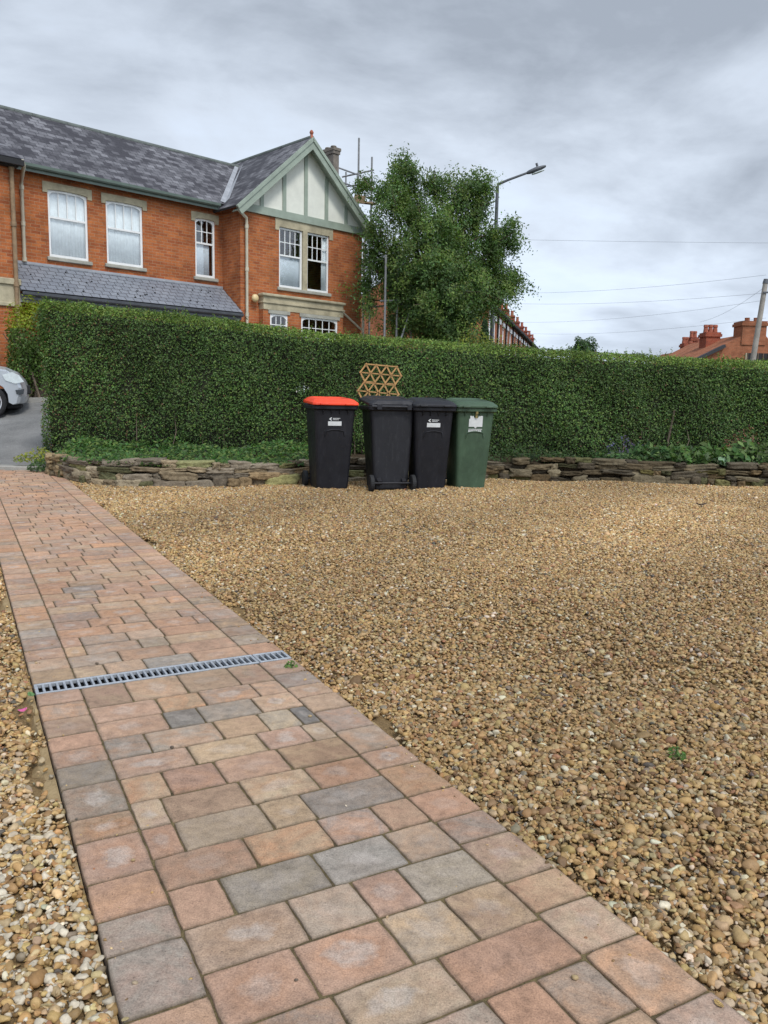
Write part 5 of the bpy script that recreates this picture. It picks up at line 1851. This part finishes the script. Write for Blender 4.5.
# ---------------------------------------------------------------- terrace down the side street
def terrace_house(first, k):
    """Local: x along the row away from us, y across to the street side at +... street front at y=0, house behind at y=+7."""
    o = empty('terraced_house', (0, 0, 0), 0, None, 'house', 'brick terrace down the side street')
    L, D, H = 4.9, 7.0, 5.6
    mb = MB()
    hol = [(.7, 1.7, 3.5, 5.0), (3.0, 4.0, 3.5, 5.0), (.7, 2.2, .9, 2.4), (3.2, 4.1, .05, 2.2)]
    wall_panel(mb, 0, L, -1, H, 0, hol)
    mb.quad(((0, D, -1), (L, D, -1), (L, D, H), (0, D, H)))
    for u in (0.0, L):
        mb.quad(((u, 0, -1), (u, D, -1), (u, D, H), (u, D / 2, H + 2.3), (u, 0, H)))
    mb.build('wall', M['brick_mid'], o)
    mb = MB()
    slab(mb, (0, -.2, H - .05), (L, -.2, H - .05), (L, D / 2, H + 2.25), (0, D / 2, H + 2.25))
    slab(mb, (L, D + .2, H - .05), (0, D + .2, H - .05), (0, D / 2, H + 2.25), (L, D / 2, H + 2.25))
    mb.build('roof', M['slate'], o)
    mb = MB(); mb.box((0, -.3, H - .16), (L, -.02, H - .02)); mb.build('gutter', M['dark'], o)
    for (a, b, c, d) in hol[:3]:
        mb = MB()
        f = .09
        mb.box((a, .04, c), (a + f, .1, d)); mb.box((b - f, .04, c), (b, .1, d)); mb.box((a + f, .04, c), (b - f, .1, c + f)); mb.box((a + f, .04, d - f), (b - f, .1, d)); mb.box((a + f, .045, (c + d) / 2 - .04), (b - f, .095, (c + d) / 2 + .04))
        mb.box((a - .12, -.05, d + .003), (b + .12, .02, d + .25)); mb.box((a - .1, -.07, c - .12), (b + .1, .03, c - .003))
        w = mb.build('window', M['white'], o)
        mb = MB(); mb.box((a + f, .07, c + f), (b - f, .08, d - f)); mb.build('pane', M['blind'], w)
    mb = MB(); mb.box((3.2, .05, .05), (4.1, .1, 2.2)); mb.build('front_door', M['wood'], o)
    mb = MB(); mb.tube([(4.75, -.06, H - .1), (4.75, -.06, -.5)], .05, 6); mb.build('downpipe', M['dark'], o)
    mb = MB()
    mb.box((L - .3, .35, H - .2), (L + .2, .95, H + 1.0)); mb.box((L - .36, .29, H + 1.0), (L + .26, 1.01, H + 1.12))
    chm = mb.build('chimney', M['brick_red'], o)
    for i in range(2):
        mb = MB(); c = (L - .05, .5 + .3 * i)
        mb.loft([[(c[0] + r * math.cos(2 * math.pi * q_ / 8), c[1] + r * math.sin(2 * math.pi * q_ / 8), z) for q_ in range(8)] for r, z in ((.12, H + 1.11), (.10, H + 1.4), (.12, H + 1.42), (.11, H + 1.48))])
        mb.build('chimney_pot', M['terracotta'], chm)
    return o


T0 = at(488, 302, 41.0)         # near eave of the street front
T1 = at(538, 350, 86.0)
tdir = Vector((T1.x - T0.x, T1.y - T0.y, 0)); tlen = tdir.length; tdir.normalize()
tang = math.atan2(tdir.y, tdir.x)
tz0 = T0.z - 5.6
slope = (T1.z - T0.z) / tlen
names = ['nearest terraced house, its brick gable end showing through the leafy tree', 'second terraced house from the tree, red brick with white windows', 'third terraced house down the side street from the tree', 'fourth terraced house down the side street from the tree', 'fifth terraced house down the side street from the tree',
         'sixth terraced house down the side street from the tree', 'seventh terraced house, its chimney a small notch over the hedge', 'eighth terraced house, where the row sinks towards the hedge', 'last terraced house, just before the row drops behind the hedge']
proto = terrace_house(True, 0)
for k, lab in enumerate(names):
    o = proto if k == 0 else copy_tree(proto)
    p = Vector((T0.x, T0.y, 0)) + tdir * 4.9 * k
    o.location = (p.x, p.y, tz0 + slope * 4.9 * (k + .5))
    o.rotation_euler = (0, 0, tang)
    o['label'] = lab
# rear wing / side wall of the corner property seen through the tree, orange brick
# ---------------------------------------------------------------- rooftops at the far right
def loc_box(mb, c, w, d, z0, z1, rz=0):
    m = Matrix.Translation(c) @ Matrix.Rotation(rz, 4, 'Z')
    mb.box((-w / 2, -d / 2, z0), (w / 2, d / 2, z1), m=m)


def stack(root, c, w, d, z0, z1, pots, mat, rz=0):
    mb = MB(); loc_box(mb, c, w, d, z0, z1 - .25, rz); loc_box(mb, c, w + .14, d + .14, z1 - .25, z1 - .1, rz); loc_box(mb, c, w + .04, d + .04, z1 - .1, z1, rz)
    ch_ = mb.build('chimney', M[mat], root)
    for i in range(pots):
        x = (-w / 2 + w * (i + .5) / pots) if pots > 1 else 0
        m = Matrix.Translation(c) @ Matrix.Rotation(rz, 4, 'Z')
        mb = MB(); mb.loft([[(x + r * math.cos(2 * math.pi * q_ / 8), r * math.sin(2 * math.pi * q_ / 8), z) for q_ in range(8)] for r, z in ((.15, z1 - .01), (.12, z1 + .3), (.15, z1 + .33), (.13, z1 + .45))], m=m)
        mb.build('chimney_pot', M['terracotta'], ch_)


# near orange house: gable end facing us with a wide stack on it
Y = 44.0
k = Y / F
o0 = at(735, 355, Y)
far_b = empty('orange_brick_house', (o0.x, o0.y, 0), 0, 'orange brick gable end with a wide chimney behind the utility pole', 'house')
X = lambda px, py=355: at(px, py, Y).x - o0.x
Z = lambda px, py: at(px, py, Y).z
mb = MB()
gx0, gx1 = X(698), X(790)
gm = X(752)
mb.prism([(gx0, 0, -2), (gx1, 0, -2), (gx1, 0, Z(790, 352)), (X(768), 0, Z(768, 340)), (X(762), 0, Z(762, 333)), (X(744), 0, Z(744, 334)), (gx0, 0, Z(698, 358))], (0, 8, 0))
mb.build('wall', M['brick_mid'], far_b)
stack(far_b, (X(752), .5, 0), X(765) - X(741), 1.12, Z(752, 345), Z(752, 321), 0, 'brick_mid')
for px in (748, 757): 
    mb = MB(); mb.loft([[(X(px) + r * math.cos(2 * math.pi * q_ / 8), .45 + r * math.sin(2 * math.pi * q_ / 8), z) for q_ in range(8)] for r, z in ((.16, Z(px, 322)), (.13, Z(px, 318)), (.15, Z(px, 317)))]); mb.build('chimney_pot', M['brick_old'], far_b)
stack(far_b, (X(732), 3.2, 0), X(739) - X(724) , 1.0, Z(732, 352), Z(732, 328), 3, 'brick_red')
mb = MB(); a, b = Vector((X(695), -.12, Z(695, 360))), Vector((X(723), -.12, Z(723, 346)))
mb.bar(a, b, .3, .16); mb.build('verge', M['slate'], far_b)
mb = MB(); mb.box((X(747), -.05, Z(747, 366)), (X(768), .02, Z(747, 353)), ); w = mb.build('window', M['dark'], far_b)
mb = MB()
for i in range(5):
    x = X(747) + (X(768) - X(747)) * i / 4
    mb.box((x - .03, -.08, Z(747, 366)), (x + .03, -.051, Z(747, 353)))
mb.build('glazing_bars', M['wood'], w)
mb = MB(); mb.box((X(745.3), -.06, Z(745, 366)), (X(746.6), -.001, Z(745, 353))); mb.build('window_jamb', M['stone'], far_b)
# mid house with a low roof between
Y = 52.0
o0 = at(712, 355, Y)
X = lambda px, py=355: at(px, py, Y).x - o0.x
Z = lambda px, py: at(px, py, Y).z
mh = empty('slate_roofed_house', (o0.x, o0.y, 0), 0, 'low slate roof with stubby chimneys left of the orange gable', 'house')
mb = MB(); mb.box((X(702), 0, -2), (X(724), 6, Z(712, 354))); mb.build('wall', M['brick_old'], mh)
mb = MB(); slab(mb, (X(701), -.2, Z(712, 355)), (X(725), -.2, Z(712, 355)), (X(725), 3, Z(712, 346)), (X(701), 3, Z(712, 346))); mb.build('roof', M['slate'], mh)
stack(mh, (X(707), 3, 0), X(711) - X(703), .9, Z(707, 352), Z(707, 345), 1, 'brick_old')
stack(mh, (X(718), 3, 0), X(723) - X(714), .9, Z(718, 352), Z(718, 345), 2, 'brick_old')
# far red house with twin stacks
Y = 58.0
o0 = at(692, 355, Y)
X = lambda px, py=355: at(px, py, Y).x - o0.x
Z = lambda px, py: at(px, py, Y).z
rh = empty('red_brick_house', (o0.x, o0.y, 0), 0, 'small red brick gable with two tall chimneys, furthest left of the right hand rooftops', 'house')
mb = MB(); mb.prism([(X(680), 0, -2), (X(702), 0, -2), (X(702), 0, Z(702, 355)), (X(697), 0, Z(697, 350)), (X(690), 0, Z(690, 350)), (X(681), 0, Z(681, 358))], (0, 6, 0)); mb.build('wall', M['brick_red'], rh)
stack(rh, (X(687), .5, 0), X(690) - X(684), .8, Z(687, 355), Z(687, 343), 2, 'brick_red')
stack(rh, (X(694.5), .5, 0), X(698) - X(691), .8, Z(694, 355), Z(694, 337), 2, 'brick_red')
# low green tree line far off over the hedge
n = 16000
x = RNG.uniform(20, 62, n); yv = RNG.uniform(108, 116, n)
top = np.interp(x, [20, 30, 38, 46, 62], [5.3, 5.9, 6.0, 5.6, 5.2]) + .5 * np.sin(x * .9) + .3 * np.sin(x * 2.3)
zz = top - np.abs(RNG.normal(0, 1.2, n))
o = leaves('treeline', np.stack([x, yv, zz], 1), RNG.normal(0, .6, (n, 3)) + np.array([[0, -.5, .6]]), RNG.uniform(.4, .8, n), leaf_cols(n, (.05, .085, .035), .25), M['leaf'])
tag(o, 'low distant tree line along the top of the hedge at right', 'trees', kind='stuff')

# ---------------------------------------------------------------- sky, sun, view
SKY_SEED = 9.4
SUN_EL, SUN_AZ = R(52), R(150)      # azimuth clockwise from +Y: behind us, to the right
w = bpy.data.worlds.new('World')
bpy.context.scene.world = w
w.use_nodes = True
nt = w.node_tree
bg = nt.nodes['Background']
sky = nt.nodes.new('ShaderNodeTexSky')
sky.sky_type = 'NISHITA'
sky.sun_disc = False
sky.sun_elevation = SUN_EL
sky.sun_rotation = SUN_AZ
sky.dust_density = 2.0
tc = N(nt, 'TexCoord').outputs['Generated']
sep = N(nt, 'SeparateXYZ'); nt.links.new(tc, sep.inputs[0])
# flat cloud deck: project the direction onto a plane overhead so clouds stretch towards the horizon
den = N(nt, 'Math', operation='ADD'); nt.links.new(sep.outputs[2], den.inputs[0]); den.inputs[1].default_value = .22
dmax = N(nt, 'Math', operation='MAXIMUM'); nt.links.new(den.outputs[0], dmax.inputs[0]); dmax.inputs[1].default_value = .06
dx = N(nt, 'Math', operation='DIVIDE'); nt.links.new(sep.outputs[0], dx.inputs[0]); nt.links.new(dmax.outputs[0], dx.inputs[1])
dy = N(nt, 'Math', operation='DIVIDE'); nt.links.new(sep.outputs[1], dy.inputs[0]); nt.links.new(dmax.outputs[0], dy.inputs[1])
cmb = N(nt, 'CombineXYZ'); nt.links.new(dx.outputs[0], cmb.inputs[0]); nt.links.new(dy.outputs[0], cmb.inputs[1]); cmb.inputs[2].default_value = SKY_SEED
n1 = noise(nt, .8, 8, .56, cmb.outputs[0], .3)
n2 = noise(nt, 2.4, 8, .6, cmb.outputs[0], .4)
s1 = N(nt, 'Math', operation='MULTIPLY_ADD'); nt.links.new(n2, s1.inputs[0]); s1.inputs[1].default_value = .35; nt.links.new(n1, s1.inputs[2])
# cloud thickness builds overhead
el = N(nt, 'Math', operation='MULTIPLY_ADD'); nt.links.new(sep.outputs[2], el.inputs[0]); el.inputs[1].default_value = .52; nt.links.new(s1.outputs[0], el.inputs[2])
dens = ramp(nt, el.outputs[0], [(.60, 0.), (.72, .35), (.98, 1.)])
hz = mixc(nt, ramp(nt, sep.outputs[2], [(.02, 0.), (.30, 1.)]), (5.5, 6.3, 7.4), (6.2, 6.9, 7.9))
cloud = mixc(nt, dens, hz, (2.5, 2.85, 3.4))
# the hidden sun brightens the cloud around it, behind the camera
sdir = N(nt, 'VectorMath', operation='DOT_PRODUCT'); nt.links.new(tc, sdir.inputs[0])
sdir.inputs[1].default_value = (math.sin(SUN_AZ) * math.cos(SUN_EL), math.cos(SUN_AZ) * math.cos(SUN_EL), math.sin(SUN_EL))
sc1 = N(nt, 'Math', operation='MAXIMUM'); nt.links.new(sdir.outputs['Value'], sc1.inputs[0]); sc1.inputs[1].default_value = 0
sc2 = N(nt, 'Math', operation='POWER'); nt.links.new(sc1.outputs[0], sc2.inputs[0]); sc2.inputs[1].default_value = 2.0
glow = N(nt, 'Math', operation='MULTIPLY_ADD'); nt.links.new(sc2.outputs[0], glow.inputs[0]); glow.inputs[1].default_value = 1.9; glow.inputs[2].default_value = 1.0
cloud = mixc(nt, 1, cloud, glow.outputs[0], 'MULTIPLY')
gap = ramp(nt, s1.outputs[0], [(.44, .70), (.62, 1.)])
col = mixc(nt, gap, sky.outputs[0], cloud)
nt.links.new(col, bg.inputs[0])
bg.inputs[1].default_value = .1
sun = bpy.data.lights.new('sun', 'SUN')
sun.energy = 1.4
sun.angle = R(14)
sun.color = (1, .965, .91)
so = bpy.data.objects.new('sun', sun)
C.objects.link(so)
sd = Vector((math.sin(SUN_AZ) * math.cos(SUN_EL), math.cos(SUN_AZ) * math.cos(SUN_EL), math.sin(SUN_EL)))
so.rotation_euler = sd.to_track_quat('Z', 'Y').to_euler()
so.location = sd * 60
sc_ = bpy.context.scene
sc_.view_settings.view_transform = 'Standard'
sc_.view_settings.look = 'None'
sc_.view_settings.exposure = 0.65
sc_.view_settings.gamma = 1
sc_.view_settings.use_curve_mapping = False
sc_.cycles.max_bounces = 8
sc_.cycles.transparent_max_bounces = 12
sc_.cycles.use_denoising = True
